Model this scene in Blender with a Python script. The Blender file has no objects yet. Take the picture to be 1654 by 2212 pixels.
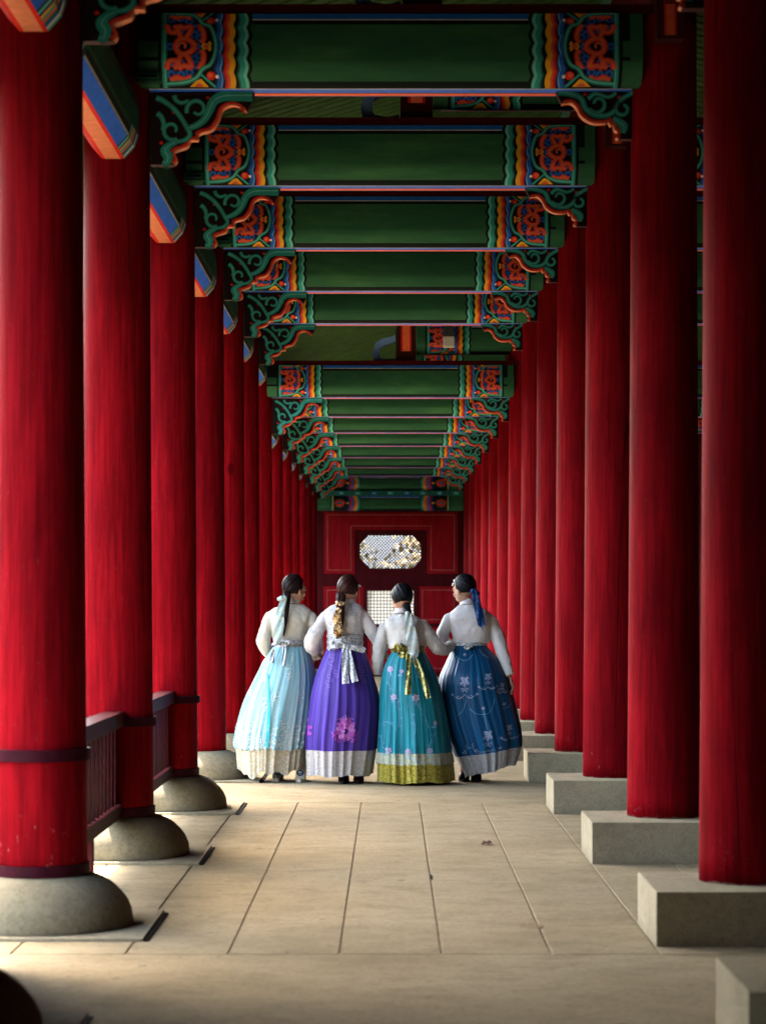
import bpy, bmesh, math, random
from mathutils import Vector, Matrix, noise
R = math.radians
random.seed(7)
# ------------------------------------------------------------------ camera, world, sun, exposure
sc = bpy.context.scene
col = sc.collection
F = 4983.0 / 2212.0          # focal length in picture heights
CAMH = 1.42
cam_d = bpy.data.cameras.new('camera'); cam = bpy.data.objects.new('camera', cam_d); col.objects.link(cam)
cam.location = (0, 0, CAMH); cam.rotation_euler = (R(90), 0, 0)
cam_d.sensor_fit = 'VERTICAL'; cam_d.sensor_height = 36; cam_d.sensor_width = 36
cam_d.lens = 36 * F
cam_d.shift_x = -0.0072; cam_d.shift_y = 0.0900
cam_d.clip_end = 3000; cam_d.clip_start = 0.05
cam_d.dof.use_dof = True; cam_d.dof.focus_distance = 18.6; cam_d.dof.aperture_fstop = 3.6
sc.camera = cam
sc.render.resolution_x = 765; sc.render.resolution_y = 1024
SUN_EL = R(57); SUN_AZ = math.atan2(-0.66, 0.75)
w = bpy.data.worlds.new('World'); sc.world = w; w.use_nodes = True
nt = w.node_tree; bg = nt.nodes['Background']
sky = nt.nodes.new('ShaderNodeTexSky'); sky.sky_type = 'NISHITA'; sky.sun_disc = False
sky.sun_elevation = SUN_EL; sky.sun_rotation = SUN_AZ; sky.air_density = 1.0; sky.dust_density = 3.0; sky.ozone_density = 0.3
wb = nt.nodes.new('ShaderNodeMix'); wb.data_type = 'RGBA'; wb.blend_type = 'MULTIPLY'; wb.inputs[0].default_value = 1.0
wb.inputs[7].default_value = (1.0, 0.95, 0.84, 1)      # the camera's warm white balance
nt.links.new(sky.outputs[0], wb.inputs[6]); nt.links.new(wb.outputs[2], bg.inputs[0]); bg.inputs[1].default_value = 0.15
sun_d = bpy.data.lights.new('sun', 'SUN'); sun_d.energy = 2.6; sun_d.angle = R(0.55); sun_d.color = (1.0, 0.94, 0.84)
sun = bpy.data.objects.new('sun', sun_d); col.objects.link(sun)
to_sun = Vector((math.cos(SUN_EL) * math.sin(SUN_AZ), math.cos(SUN_EL) * math.cos(SUN_AZ), math.sin(SUN_EL)))
sun.rotation_euler = to_sun.to_track_quat('Z', 'Y').to_euler(); sun.location = (-20, 30, 40)
sc.view_settings.view_transform = 'Standard'; sc.view_settings.look = 'None'
sc.view_settings.gamma = 1.0; sc.view_settings.exposure = 4.6
sc.cycles.max_bounces = 10; sc.cycles.diffuse_bounces = 1
sc.cycles.sample_clamp_indirect = 6

# ------------------------------------------------------------------ tagging helpers
def tag(o, label=None, cat=None, group=None, kind=None):
    if label: o['label'] = label
    if cat: o['category'] = cat
    if group: o['group'] = group
    if kind: o['kind'] = kind
    return o
def empty(name, loc, label=None, cat=None, group=None, kind=None):
    o = bpy.data.objects.new(name, None); col.objects.link(o); o.location = loc
    o.empty_display_size = 0.2
    return tag(o, label, cat, group, kind)
ORD = ['nearest', 'first', 'second', 'third', 'fourth', 'fifth', 'sixth', 'seventh', 'eighth', 'ninth', 'tenth', 'eleventh', 'twelfth', 'thirteenth']

# ------------------------------------------------------------------ materials
def new_mat(name):
    m = bpy.data.materials.new(name); m.use_nodes = True
    return m, m.node_tree, m.node_tree.nodes['Principled BSDF']
def N(nt, t, **kw):
    n = nt.nodes.new(t)
    for k, v in kw.items():
        if k in n.inputs.keys() if hasattr(n.inputs, 'keys') else False: n.inputs[k].default_value = v
        else: setattr(n, k, v)
    return n
def coords(nt, scale=(1, 1, 1), src='Object', rnd=False):
    tc = nt.nodes.new('ShaderNodeTexCoord'); mp = nt.nodes.new('ShaderNodeMapping')
    nt.links.new(tc.outputs[src], mp.inputs[0]); mp.inputs['Scale'].default_value = scale
    if rnd:
        oi = nt.nodes.new('ShaderNodeObjectInfo'); mu = nt.nodes.new('ShaderNodeMath'); mu.operation = 'MULTIPLY'; mu.inputs[1].default_value = 57.0
        cb = nt.nodes.new('ShaderNodeCombineXYZ')
        nt.links.new(oi.outputs['Random'], mu.inputs[0])
        for i in range(3): nt.links.new(mu.outputs[0], cb.inputs[i])
        nt.links.new(cb.outputs[0], mp.inputs['Location'])
    return mp.outputs[0]
def noise_n(nt, vec, scale, detail=4, rough=0.6, dist=0.0):
    n = nt.nodes.new('ShaderNodeTexNoise'); n.inputs['Scale'].default_value = scale; n.inputs['Detail'].default_value = detail
    n.inputs['Roughness'].default_value = rough; n.inputs['Distortion'].default_value = dist
    nt.links.new(vec, n.inputs['Vector']); return n.outputs['Fac']
def ramp(nt, fac, stops):
    r = nt.nodes.new('ShaderNodeValToRGB'); nt.links.new(fac, r.inputs[0])
    e = r.color_ramp.elements
    while len(e) < len(stops): e.new(0.5)
    for i, (p, c) in enumerate(stops):
        e[i].position = p; e[i].color = (c[0], c[1], c[2], 1) if not isinstance(c, (int, float)) else (c, c, c, 1)
    return r.outputs[0]
def mix(nt, fac, a, b, mode='MIX'):
    m = nt.nodes.new('ShaderNodeMix'); m.data_type = 'RGBA'; m.blend_type = mode
    for sock, v in ((m.inputs[0], fac), (m.inputs[6], a), (m.inputs[7], b)):
        if isinstance(v, (int, float)): sock.default_value = v
        elif isinstance(v, (tuple, list)): sock.default_value = (v[0], v[1], v[2], 1)
        else: nt.links.new(v, sock)
    return m.outputs[2]
def math_n(nt, op, a, b=0.0, c=None):
    m = nt.nodes.new('ShaderNodeMath'); m.operation = op
    for i, v in enumerate((a, b) if c is None else (a, b, c)):
        if isinstance(v, (int, float)): m.inputs[i].default_value = v
        else: nt.links.new(v, m.inputs[i])
    return m.outputs[0]
def bump(nt, bsdf, h, strength=0.3, dist=0.01):
    b = nt.nodes.new('ShaderNodeBump'); b.inputs['Strength'].default_value = strength; b.inputs['Distance'].default_value = dist
    nt.links.new(h, b.inputs['Height']); nt.links.new(b.outputs[0], bsdf.inputs['Normal'])
def sepz(nt, vec, i=2):
    s = nt.nodes.new('ShaderNodeSeparateXYZ'); nt.links.new(vec, s.inputs[0]); return s.outputs[i]

def simple(name, c, rough=0.6, var=0.25, scale=9, spec=0.3, metal=0.0, stretch=(1, 1, 1), bstr=0.15, rnd=False):
    m, nt, b = new_mat(name)
    v = coords(nt, stretch, rnd=rnd)
    f = noise_n(nt, v, scale, 6, 0.65)
    lo = [x * (1 - var) for x in c]; hi = [min(1, x * (1 + var)) for x in c]
    nt.links.new(ramp(nt, f, [(0.3, lo), (0.7, hi)]), b.inputs['Base Color'])
    b.inputs['Roughness'].default_value = rough; b.inputs['Specular IOR Level'].default_value = spec * 0.2; b.inputs['Metallic'].default_value = metal
    if bstr: bump(nt, b, noise_n(nt, v, scale * 6, 4), bstr, 0.004)
    return m
def red_wood(name, c1, c2, dark, rnd=True, cracks=True):
    m, nt, b = new_mat(name)
    v1 = coords(nt, (1, 1, 0.28), rnd=rnd)
    f = noise_n(nt, v1, 2.2, 7, 0.68, 0.6)
    base = ramp(nt, f, [(0.28, c1), (0.55, [(a + d) / 2 for a, d in zip(c1, c2)]), (0.75, c2)])
    v2 = coords(nt, (1, 1, 0.045), rnd=rnd)
    g = noise_n(nt, v2, 34, 5, 0.7)
    base = mix(nt, ramp(nt, g, [(0.38, 0.55), (0.6, 0.0)]), base, [x * 0.55 for x in c1])
    # pale scuffs
    sf = noise_n(nt, coords(nt, (1, 1, 0.5), rnd=rnd), 14, 8, 0.8)
    base = mix(nt, ramp(nt, sf, [(0.68, 0.0), (0.78, 0.22)]), base, (0.26, 0.035, 0.04))
    h = math_n(nt, 'MULTIPLY', g, 0.5)
    if cracks:
        v3 = coords(nt, (1, 1, 0.035), rnd=rnd)
        k = noise_n(nt, v3, 2.6, 0, 0.5, 0.0)
        d = math_n(nt, 'ABSOLUTE', math_n(nt, 'SUBTRACT', k, 0.5))
        line = ramp(nt, d, [(0.0, 0.8), (0.001, 0.6), (0.0024, 0.0)])
        msk = ramp(nt, noise_n(nt, coords(nt, (1, 1, 0.4), rnd=rnd), 1.3, 2), [(0.5, 0.0), (0.56, 1.0)])
        cr = math_n(nt, 'MULTIPLY', line, msk)
        base = mix(nt, cr, base, dark)
        h = math_n(nt, 'SUBTRACT', h, math_n(nt, 'MULTIPLY', cr, 1.0))
        vo = nt.nodes.new('ShaderNodeTexVoronoi'); vo.inputs['Scale'].default_value = 1.25
        nt.links.new(coords(nt, (1, 1, 0.6), rnd=rnd), vo.inputs['Vector'])
        kn = ramp(nt, vo.outputs['Distance'], [(0.0, 0.75), (0.035, 0.6), (0.05, 0.0)])
        base = mix(nt, kn, base, [x * 0.35 for x in c1])
    if cracks:     # pale chipped edge where the post meets its stone, scuffed paint just above
        zf = math_n(nt, 'ADD', sepz(nt, coords(nt, (1, 1, 1))), math_n(nt, 'MULTIPLY', noise_n(nt, coords(nt, (1, 1, 1), rnd=True), 16, 4, 0.7), 0.05))
        base = mix(nt, ramp(nt, zf, [(0.252, 0.85), (0.258, 0.0)]), base, (0.34, 0.22, 0.18))
        ch = noise_n(nt, coords(nt, (1, 1, 0.6), rnd=True), 42, 3, 0.6)
        base = mix(nt, math_n(nt, 'MULTIPLY', ramp(nt, ch, [(0.66, 0.0), (0.69, 0.5)]), ramp(nt, zf, [(0.3, 1.0), (0.55, 0.15)])), base, (0.30, 0.10, 0.09))
    nt.links.new(base, b.inputs['Base Color'])
    b.inputs['Roughness'].default_value = 0.5; b.inputs['Specular IOR Level'].default_value = 0.008
    bump(nt, b, h, 0.8, 0.006)
    return m
def stone(name, c, speck=0.3, s=60):
    m, nt, b = new_mat(name)
    v = coords(nt, (1, 1, 1), rnd=True)
    f = noise_n(nt, v, 2.1, 7, 0.62)
    base = ramp(nt, f, [(0.3, [x * 0.72 for x in c]), (0.5, c), (0.72, [min(1, x * 1.18) for x in c])])
    g = noise_n(nt, v, s, 6, 0.8)
    base = mix(nt, ramp(nt, g, [(0.34, speck), (0.5, 0.0)]), base, [x * 0.35 for x in c])
    g2 = noise_n(nt, v, s * 1.7, 3, 0.7)
    base = mix(nt, ramp(nt, g2, [(0.58, 0.0), (0.7, speck)]), base, [min(1, x * 1.5) for x in c])
    g3 = noise_n(nt, v, 26, 5, 0.75)
    base = mix(nt, ramp(nt, g3, [(0.40, 0.3), (0.55, 0.0)]), base, [x * 0.5 for x in c])
    st = noise_n(nt, v, 5.5, 5, 0.7)
    base = mix(nt, ramp(nt, st, [(0.56, 0.0), (0.75, 0.4)]), base, (c[0] * 0.5, c[1] * 0.47, c[2] * 0.38))
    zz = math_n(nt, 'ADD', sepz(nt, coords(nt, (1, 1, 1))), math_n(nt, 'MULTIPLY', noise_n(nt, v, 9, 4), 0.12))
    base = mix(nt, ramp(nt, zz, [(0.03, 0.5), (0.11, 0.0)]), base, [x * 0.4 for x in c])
    nt.links.new(base, b.inputs['Base Color']); b.inputs['Roughness'].default_value = 0.9; b.inputs['Specular IOR Level'].default_value = 0.04
    bump(nt, b, g, 0.5, 0.004)
    return m

M = {}
M['red'] = red_wood('red_column_paint', (0.095, 0.0016, 0.004), (0.325, 0.005, 0.011), (0.02, 0.002, 0.003))
M['red_panel'] = red_wood('red_panel_paint', (0.19, 0.005, 0.009), (0.28, 0.008, 0.014), (0.02, 0.002, 0.003), cracks=False)
M['red_dark'] = simple('dark_red_wood', (0.045, 0.004, 0.006), 0.6, 0.3, 6, stretch=(1, 1, 0.2), spec=0.08)
M['rail'] = simple('rail_wood', (0.042, 0.006, 0.009), 0.45, 0.35, 12, stretch=(1, 0.15, 1), spec=0.25)
M['band'] = simple('column_band', (0.030, 0.004, 0.009), 0.5, 0.3, 10, spec=0.2)
M['floor'] = None
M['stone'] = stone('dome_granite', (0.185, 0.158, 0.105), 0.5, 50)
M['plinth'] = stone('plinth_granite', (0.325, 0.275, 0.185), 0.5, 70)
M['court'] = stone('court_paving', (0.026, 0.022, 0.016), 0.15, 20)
M['black_gap'] = simple('dark_joint', (0.012, 0.011, 0.010), 0.9, 0.3)
M['plaster'] = simple('plaster', (0.30, 0.27, 0.22), 0.8, 0.15)
P = {}
def paint(name, c, var=0.16, rough=0.55): P[name] = simple('paint_' + name, c, rough, var, 16, 0.3, bstr=0.08)
paint('teal', (0.030, 0.31, 0.28)); paint('teal_dark', (0.02, 0.13, 0.105))
paint('teal_light', (0.15, 0.55, 0.48)); paint('blue', (0.015, 0.13, 0.52)); paint('blue_dark', (0.012, 0.035, 0.16))
paint('blue_light', (0.16, 0.32, 0.66)); paint('orange', (0.64, 0.105, 0.045)); paint('salmon', (0.66, 0.21, 0.11)); paint('red', (0.58, 0.02, 0.012))
paint('yellow', (0.72, 0.36, 0.02)); paint('black', (0.006, 0.010, 0.010)); paint('white', (0.72, 0.70, 0.62)); paint('brown', (0.045, 0.010, 0.010))
paint('dgreen', (0.012, 0.05, 0.028))
paint('blue_line', (0.035, 0.16, 0.80)); paint('orange_line', (0.95, 0.17, 0.07)); paint('pale', (0.6, 0.62, 0.66))
paint('deep', (0.014, 0.008, 0.010))
def green_field():
    m, nt, b = new_mat('paint_green')
    v = coords(nt, (0.25, 1, 1), rnd=True)
    f = noise_n(nt, v, 3.2, 6, 0.65)
    base = ramp(nt, f, [(0.3, (0.015, 0.075, 0.046)), (0.55, (0.030, 0.128, 0.062)), (0.75, (0.062, 0.20, 0.076))])
    g = noise_n(nt, coords(nt, (0.06, 1, 1), rnd=True), 45, 5, 0.7)
    base = mix(nt, ramp(nt, g, [(0.36, 0.5), (0.55, 0.0)]), base, (0.03, 0.10, 0.035))
    vo = nt.nodes.new('ShaderNodeTexVoronoi'); vo.inputs['Scale'].default_value = 1.6
    nt.links.new(coords(nt, (0.5, 1, 0.9), rnd=True), vo.inputs['Vector'])
    base = mix(nt, ramp(nt, vo.outputs['Distance'], [(0.0, 0.75), (0.03, 0.5), (0.06, 0.0)]), base, (0.012, 0.03, 0.014))
    nt.links.new(base, b.inputs['Base Color']); b.inputs['Roughness'].default_value = 0.6; b.inputs['Specular IOR Level'].default_value = 0.06
    bump(nt, b, g, 0.3, 0.003)
    return m
P['green'] = green_field()
PK = list(P.keys()); PM = [P[k] for k in PK]
PI = {k: i for i, k in enumerate(PK)}

def floor_mat():
    m, nt, b = new_mat('floor_paving')
    v = coords(nt, (1, 1, 1))
    f = noise_n(nt, v, 0.9, 7, 0.6)
    base = ramp(nt, f, [(0.3, (0.235, 0.184, 0.108)), (0.5, (0.292, 0.234, 0.145)), (0.7, (0.332, 0.272, 0.176))])
    wn_ = nt.nodes.new('ShaderNodeTexWhiteNoise'); wn_.noise_dimensions = '2D'
    ge = nt.nodes.new('ShaderNodeNewGeometry'); at = nt.nodes.new('ShaderNodeVectorMath'); at.operation = 'MULTIPLY'; at.inputs[1].default_value = (2.31, 0.0, 0)
    fl_ = nt.nodes.new('ShaderNodeVectorMath'); fl_.operation = 'FLOOR'; ad = nt.nodes.new('ShaderNodeVectorMath'); ad.operation = 'ADD'; ad.inputs[1].default_value = (0.52, 0, 0)
    nt.links.new(ge.outputs['Position'], at.inputs[0]); nt.links.new(at.outputs[0], ad.inputs[0]); nt.links.new(ad.outputs[0], fl_.inputs[0]); nt.links.new(fl_.outputs[0], wn_.inputs[0])
    base = mix(nt, math_n(nt, 'MULTIPLY', wn_.outputs[0], 0.08), base, (0.22, 0.17, 0.10))
    # sideways streaks of trodden dirt
    st = noise_n(nt, coords(nt, (1.0, 1.35, 1)), 3.4, 9, 0.82, 0.3)
    base = mix(nt, ramp(nt, st, [(0.46, 0.0), (0.70, 0.75)]), base, (0.15, 0.11, 0.06))
    g = noise_n(nt, v, 34, 7, 0.8)
    base = mix(nt, ramp(nt, g, [(0.36, 0.45), (0.52, 0.0)]), base, (0.10, 0.08, 0.05))
    g2 = noise_n(nt, v, 11, 3, 0.5)
    base = mix(nt, ramp(nt, g2, [(0.70, 0.0), (0.73, 0.7)]), base, (0.07, 0.05, 0.03))
    nt.links.new(base, b.inputs['Base Color']); b.inputs['Roughness'].default_value = 0.85; b.inputs['Specular IOR Level'].default_value = 0.06
    bump(nt, b, math_n(nt, 'ADD', g, math_n(nt, 'MULTIPLY', st, 0.7)), 0.45, 0.006)
    return m
M['floor'] = floor_mat()
M['joint'] = simple('joint_sand', (0.23, 0.18, 0.115), 0.9, 0.35, 30)
M['stain'] = simple('stain', (0.22, 0.16, 0.09), 0.8, 0.4, 30)

# ------------------------------------------------------------------ mesh builder
class MB:
    def __init__(s): s.v = []; s.f = []; s.m = []; s.uv = {}
    def vert(s, p): s.v.append(tuple(p)); return len(s.v) - 1
    def face(s, idx, mi=0, uv=None):
        s.f.append(tuple(idx)); s.m.append(mi)
        if uv: s.uv[len(s.f) - 1] = uv
    def poly(s, pts, mi=0): s.face([s.vert(p) for p in pts], mi)
    def box(s, x0, x1, y0, y1, z0, z1, mi=0):
        a = [s.vert(p) for p in ((x0, y0, z0), (x1, y0, z0), (x1, y1, z0), (x0, y1, z0), (x0, y0, z1), (x1, y0, z1), (x1, y1, z1), (x0, y1, z1))]
        for q in ((0, 3, 2, 1), (4, 5, 6, 7), (0, 1, 5, 4), (1, 2, 6, 5), (2, 3, 7, 6), (3, 0, 4, 7)): s.face([a[i] for i in q], mi)
    def grid(s, rows, mi=0, closed=False, uvs=None):
        n = len(rows[0]); ids = [[s.vert(p) for p in r] for r in rows]
        for i in range(len(rows) - 1):
            for j in range(n if closed else n - 1):
                k = (j + 1) % n
                s.face((ids[i][j], ids[i][k], ids[i + 1][k], ids[i + 1][j]), mi(i, j) if callable(mi) else mi,
                       [uvs(i, j), uvs(i, j + 1), uvs(i + 1, j + 1), uvs(i + 1, j)] if uvs else None)
        return ids
    def lathe(s, prof, cx=0, cy=0, n=48, mi=0, cap=True):
        rows = [[(cx + r * math.cos(2 * math.pi * j / n), cy + r * math.sin(2 * math.pi * j / n), z) for j in range(n)] for r, z in prof]
        ids = s.grid(rows, mi, True)
        if cap: s.face(ids[0][::-1], mi); s.face(ids[-1], mi)
    def tube(s, pts, rad, n=16, mi=0, ell=1.0, up=(0, 0, 1)):
        pts = [Vector(p) for p in pts]; rows = []
        for i, p in enumerate(pts):
            t = (pts[min(i + 1, len(pts) - 1)] - pts[max(i - 1, 0)]).normalized()
            a = t.cross(Vector(up));
            if a.length < 1e-3: a = t.cross(Vector((0, 1, 0)))
            a.normalize(); b = a.cross(t).normalized()
            r = rad[i] if isinstance(rad, (list, tuple)) else rad
            rows.append([p + a * r * math.cos(2 * math.pi * j / n) + b * r * ell * math.sin(2 * math.pi * j / n) for j in range(n)])
        ids = s.grid(rows, mi, True)
        s.face(ids[0][::-1], mi); s.face(ids[-1], mi)
    def ball(s, c, r, mi=0, nu=20, nv=12, mat=None):
        if isinstance(r, (int, float)): r = (r, r, r)
        c = Vector(c); top = None; rows = []
        for i in range(1, nv):
            ph = math.pi * i / nv
            rows.append([Vector((r[0] * math.sin(ph) * math.cos(2 * math.pi * j / nu), r[1] * math.sin(ph) * math.sin(2 * math.pi * j / nu), r[2] * math.cos(ph))) for j in range(nu)])
        T, B = Vector((0, 0, r[2])), Vector((0, 0, -r[2]))
        if mat: rows = [[mat @ p for p in q] for q in rows]; T = mat @ T; B = mat @ B
        ids = s.grid([[c + p for p in q] for q in rows], mi, True)
        t = s.vert(c + T); b = s.vert(c + B)
        for j in range(nu):
            k = (j + 1) % nu
            s.face((t, ids[0][k], ids[0][j]), mi); s.face((b, ids[-1][j], ids[-1][k]), mi)
    def mesh(s, name, mats):
        me = bpy.data.meshes.new(name); me.from_pydata(s.v, [], s.f)
        for m in mats: me.materials.append(m)
        me.polygons.foreach_set('material_index', s.m)
        if s.uv:
            ul = me.uv_layers.new(name='UVMap')
            for fi, uv in s.uv.items():
                for li, c in zip(me.polygons[fi].loop_indices, uv): ul.data[li].uv = c
        me.update(); return me
    def build(s, name, mats, parent=None, smooth=False, recalc=False, bevel=0, loc=None, autos=False):
        if not isinstance(mats, (list, tuple)): mats = [mats]
        me = s.mesh(name, mats)
        if recalc or bevel:
            bm = bmesh.new(); bm.from_mesh(me)
            if recalc: bmesh.ops.recalc_face_normals(bm, faces=bm.faces)
            if bevel:
                bmesh.ops.bevel(bm, geom=list(bm.edges), offset=bevel, segments=2, affect='EDGES', profile=0.6)
            bm.to_mesh(me); bm.free()
        if smooth: me.polygons.foreach_set('use_smooth', [True] * len(me.polygons))
        o = bpy.data.objects.new(name, me); col.objects.link(o)
        if autos:
            me.polygons.foreach_set('use_smooth', [True] * len(me.polygons)); me.set_sharp_from_angle(angle=R(35))
        if parent: o.parent = parent
        if loc: o.location = loc
        return o
def copy_tree(o, parent=None):
    c = o.copy(); col.objects.link(c); c.parent = parent
    for ch in list(o.children): copy_tree(ch, c)
    return c
def crom(pts, n=6, closed=False):
    out = []; L = len(pts)
    g = (lambda i: pts[i % L]) if closed else (lambda i: pts[max(0, min(L - 1, i))])
    for i in range(L if closed else L - 1):
        p0, p1, p2, p3 = g(i - 1), g(i), g(i + 1), g(i + 2)
        for k in range(n):
            t = k / n
            out.append(tuple(0.5 * ((2 * b) + (-a + c) * t + (2 * a - 5 * b + 4 * c - d) * t * t + (-a + 3 * b - 3 * c + d) * t ** 3) for a, b, c, d in zip(p0, p1, p2, p3)))
    if not closed: out.append(tuple(pts[-1]))
    return out
def ribbon2d(path, wd):
    L = []; n = len(path)
    for i, p in enumerate(path):
        a = path[max(0, i - 1)]; b = path[min(n - 1, i + 1)]
        tx, ty = b[0] - a[0], b[1] - a[1]; l = math.hypot(tx, ty) or 1
        w_ = wd(i / (n - 1)) if callable(wd) else wd
        L.append(((p[0] - ty / l * w_ / 2, p[1] + tx / l * w_ / 2), (p[0] + ty / l * w_ / 2, p[1] - tx / l * w_ / 2)))
    return L
def spiral(cx, cy, r0, r1, a0, a1, n=26):
    return [(cx + (r0 + (r1 - r0) * t / n) * math.cos(R(a0 + (a1 - a0) * t / n)), cy + (r0 + (r1 - r0) * t / n) * math.sin(R(a0 + (a1 - a0) * t / n))) for t in range(n + 1)]

# ------------------------------------------------------------------ layout (metres; y = distance from the camera)
CX = 1.54
CY = [7.5, 10.16, 13.01, 16.0, 18.77, 21.34, 23.80, 26.40, 29.10, 31.80, 34.45, 37.15, 39.85, 42.5]
HI_B, HI_T = CAMH + 2.886, CAMH + 3.285       # tie beam of the near, taller part
LO_B, LO_T = CAMH + 2.36, CAMH + 2.715        # beyond the sixth frame the roof frames sit lower
WALL_Y = 45.2

def rz(x): return 4.86 + (0.30 if x > -1.54 else 0.44) * (x + 1.54) if x <= 1.54 else 4.86 + 0.30 * (4.62 - x)
# ------------------------------------------------------------------ floor and ground
fl = MB()
fl.box(-2.75, 7.0, -6, 60, -0.5, -0.005, 1)
def slab(x0, x1, y0, y1, mi=0, g=0.0022):
    a = fl.v; b = 0.004
    x0 += g; x1 -= g; y0 += g; y1 -= g
    o = [(x0, y0, -0.012), (x1, y0, -0.012), (x1, y1, -0.012), (x0, y1, -0.012)]
    i = [(x0 + b, y0 + b, 0.0), (x1 - b, y0 + b, 0.0), (x1 - b, y1 - b, 0.0), (x0 + b, y1 - b, 0.0)]
    A = [fl.vert(p) for p in o]; B = [fl.vert(p) for p in i]
    fl.face(B, mi)
    for k in range(4): fl.face((A[k], A[(k + 1) % 4], B[(k + 1) % 4], B[k]), mi)
JX = [-2.75, -2.0, -1.54, -1.075, -0.657, -0.206, 0.209, 0.654, 1.095, 1.54, 2.3, 3.2, 4.1, 5.0, 7.0]
slab(-2.75, 7, -6, 2.2, g=0.003); slab(-2.75, 7, 2.2, 9.36, g=0.003)
for y0, y1 in ((9.36, 16.5), (25.2, 33.4), (36.2, 45)):
    for a, b in zip(JX[:-1], JX[1:]): slab(a, b, y0, y1)
slab(-2.75, 7, 16.5, 25.2, g=0.003); slab(-2.75, 7, 33.4, 36.2, g=0.003); slab(-2.75, 7, 45, 60)
# the oval damp stain near the right plinths and the dark plug in a joint
fl.poly([(0.62 + 0.052 * math.cos(a / 20 * math.pi), 10.17 + 0.085 * math.sin(a / 20 * math.pi), 0.003) for a in range(40)], 2)
fl.poly([(0.213 + 0.008 * math.cos(a / 10 * math.pi), 11.98 + 0.13 * math.sin(a / 10 * math.pi), 0.002) for a in range(20)], 3)
tag(fl.build('floor', [M['floor'], M['joint'], M['stain'], M['black_gap']]), kind='structure')
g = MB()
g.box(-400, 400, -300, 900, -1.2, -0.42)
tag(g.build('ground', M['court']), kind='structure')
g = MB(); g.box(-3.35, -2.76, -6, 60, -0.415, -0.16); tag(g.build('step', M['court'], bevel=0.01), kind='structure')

# ------------------------------------------------------------------ stone bases
def dome_base(t):
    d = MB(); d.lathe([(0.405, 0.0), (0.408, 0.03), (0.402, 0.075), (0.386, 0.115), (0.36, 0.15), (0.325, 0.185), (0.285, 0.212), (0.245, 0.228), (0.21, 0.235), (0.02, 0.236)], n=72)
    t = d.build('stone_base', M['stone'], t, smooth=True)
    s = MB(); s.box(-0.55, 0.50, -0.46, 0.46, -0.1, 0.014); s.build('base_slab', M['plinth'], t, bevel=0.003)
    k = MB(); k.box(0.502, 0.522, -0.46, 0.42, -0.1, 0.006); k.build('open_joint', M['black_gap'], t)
def square_base(par):
    t = MB(); hx = 0.43; hy = 0.36
    t.box(-hx, hx, -hy, hy, -0.05, 0.228)
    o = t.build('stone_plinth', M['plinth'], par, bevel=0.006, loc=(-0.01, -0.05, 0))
# ------------------------------------------------------------------ columns
def shaft(top):
    s = MB(); n = 64; rows = []; K = 40
    for k in range(K + 1):
        z = 0.225 + (top - 0.225) * k / K; t = k / K
        r = 0.207 - 0.024 * t - 0.004 * math.sin(t * 3.14)
        rows.append([(r * math.cos(2 * math.pi * j / n), r * math.sin(2 * math.pi * j / n), z) for j in range(n)])
    ids = s.grid(rows, 0, True); s.face(ids[0][::-1]); s.face(ids[-1])
    me = s.mesh('shaft', [M['red']]); me.polygons.foreach_set('use_smooth', [True] * len(me.polygons))
    return me
SH_HI, SH_LO = shaft(HI_T + 0.05), shaft(LO_T + 0.05)
def ring(z0, z1, r, name, parent, mat):
    b = MB(); n = 56
    prof = [(r - 0.03, z0), (r, z0 + 0.003), (r, z1 - 0.003), (r - 0.03, z1)]
    b.lathe(prof, n=n, cap=False); return b.build(name, mat, parent, autos=True)
EXTRA_L = {1: 'with a purple band at railing height, at the left edge', 2: 'between the two bays of railing', 3: 'where the railing ends'}
for side in (-1, 1):
    for i, y in enumerate(CY):
        if side > 0 and i == 1: y = 9.97
        if side < 0: lab = '%s red column from the camera in the left row, on a domed stone%s' % (ORD[i], ' ' + EXTRA_L[i] if i in EXTRA_L else '')
        else: lab = '%s red column from the camera in the right row, on a square plinth' % ORD[i]
        if i == 0: lab = ('dark domed stone base in the bottom left corner, its column outside the frame' if side < 0 else 'square granite plinth in the bottom right corner, its column outside the frame')
        t = empty('red_column', (side * CX, y, 0), lab, 'column', 'red columns of the %s row' % ('left' if side < 0 else 'right'))
        (dome_base if side < 0 else square_base)(t)
        o = bpy.data.objects.new('shaft', SH_HI if i <= 7 else SH_LO); col.objects.link(o); o.parent = t
        o.rotation_euler.z = random.uniform(0, 6.28); o.location.z = 0.0
        if side < 0 and i in (0, 1, 2, 3):
            ring(0.735, 0.79, 0.222, 'band', t, M['band']); ring(0.236, 0.288, 0.216, 'foot_band', t, M['band'])
        if side < 0:
            # small carved beam nose beside the capital
            nz = HI_B if i <= 7 else LO_B
            b = MB(); b.box(0.12, 0.27, -0.20, -0.10, nz + 0.02, nz + 0.075, PI['dgreen']); b.box(0.135, 0.255, -0.203, -0.2, nz + 0.033, nz + 0.062, PI['teal_dark'])
            b.box(0.142, 0.248, -0.206, -0.203, nz + 0.039, nz + 0.056, PI['black'])
            b.build('beam_nose', PM, t)
        else:
            nz = (HI_B if i <= 7 else LO_B) + 0.25
            b = MB(); b.box(-0.075, 0.075, -0.30, -0.17, nz - 0.02, nz + 0.35, PI['brown']); b.box(-0.022, 0.022, -0.306, -0.3, nz, nz + 0.3, PI['orange'])
            b.box(-0.034, -0.022, -0.304, -0.3, nz, nz + 0.3, PI['red']); b.box(0.022, 0.034, -0.304, -0.3, nz, nz + 0.3, PI['red'])
            b.build('column_cap', PM, t)

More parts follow.
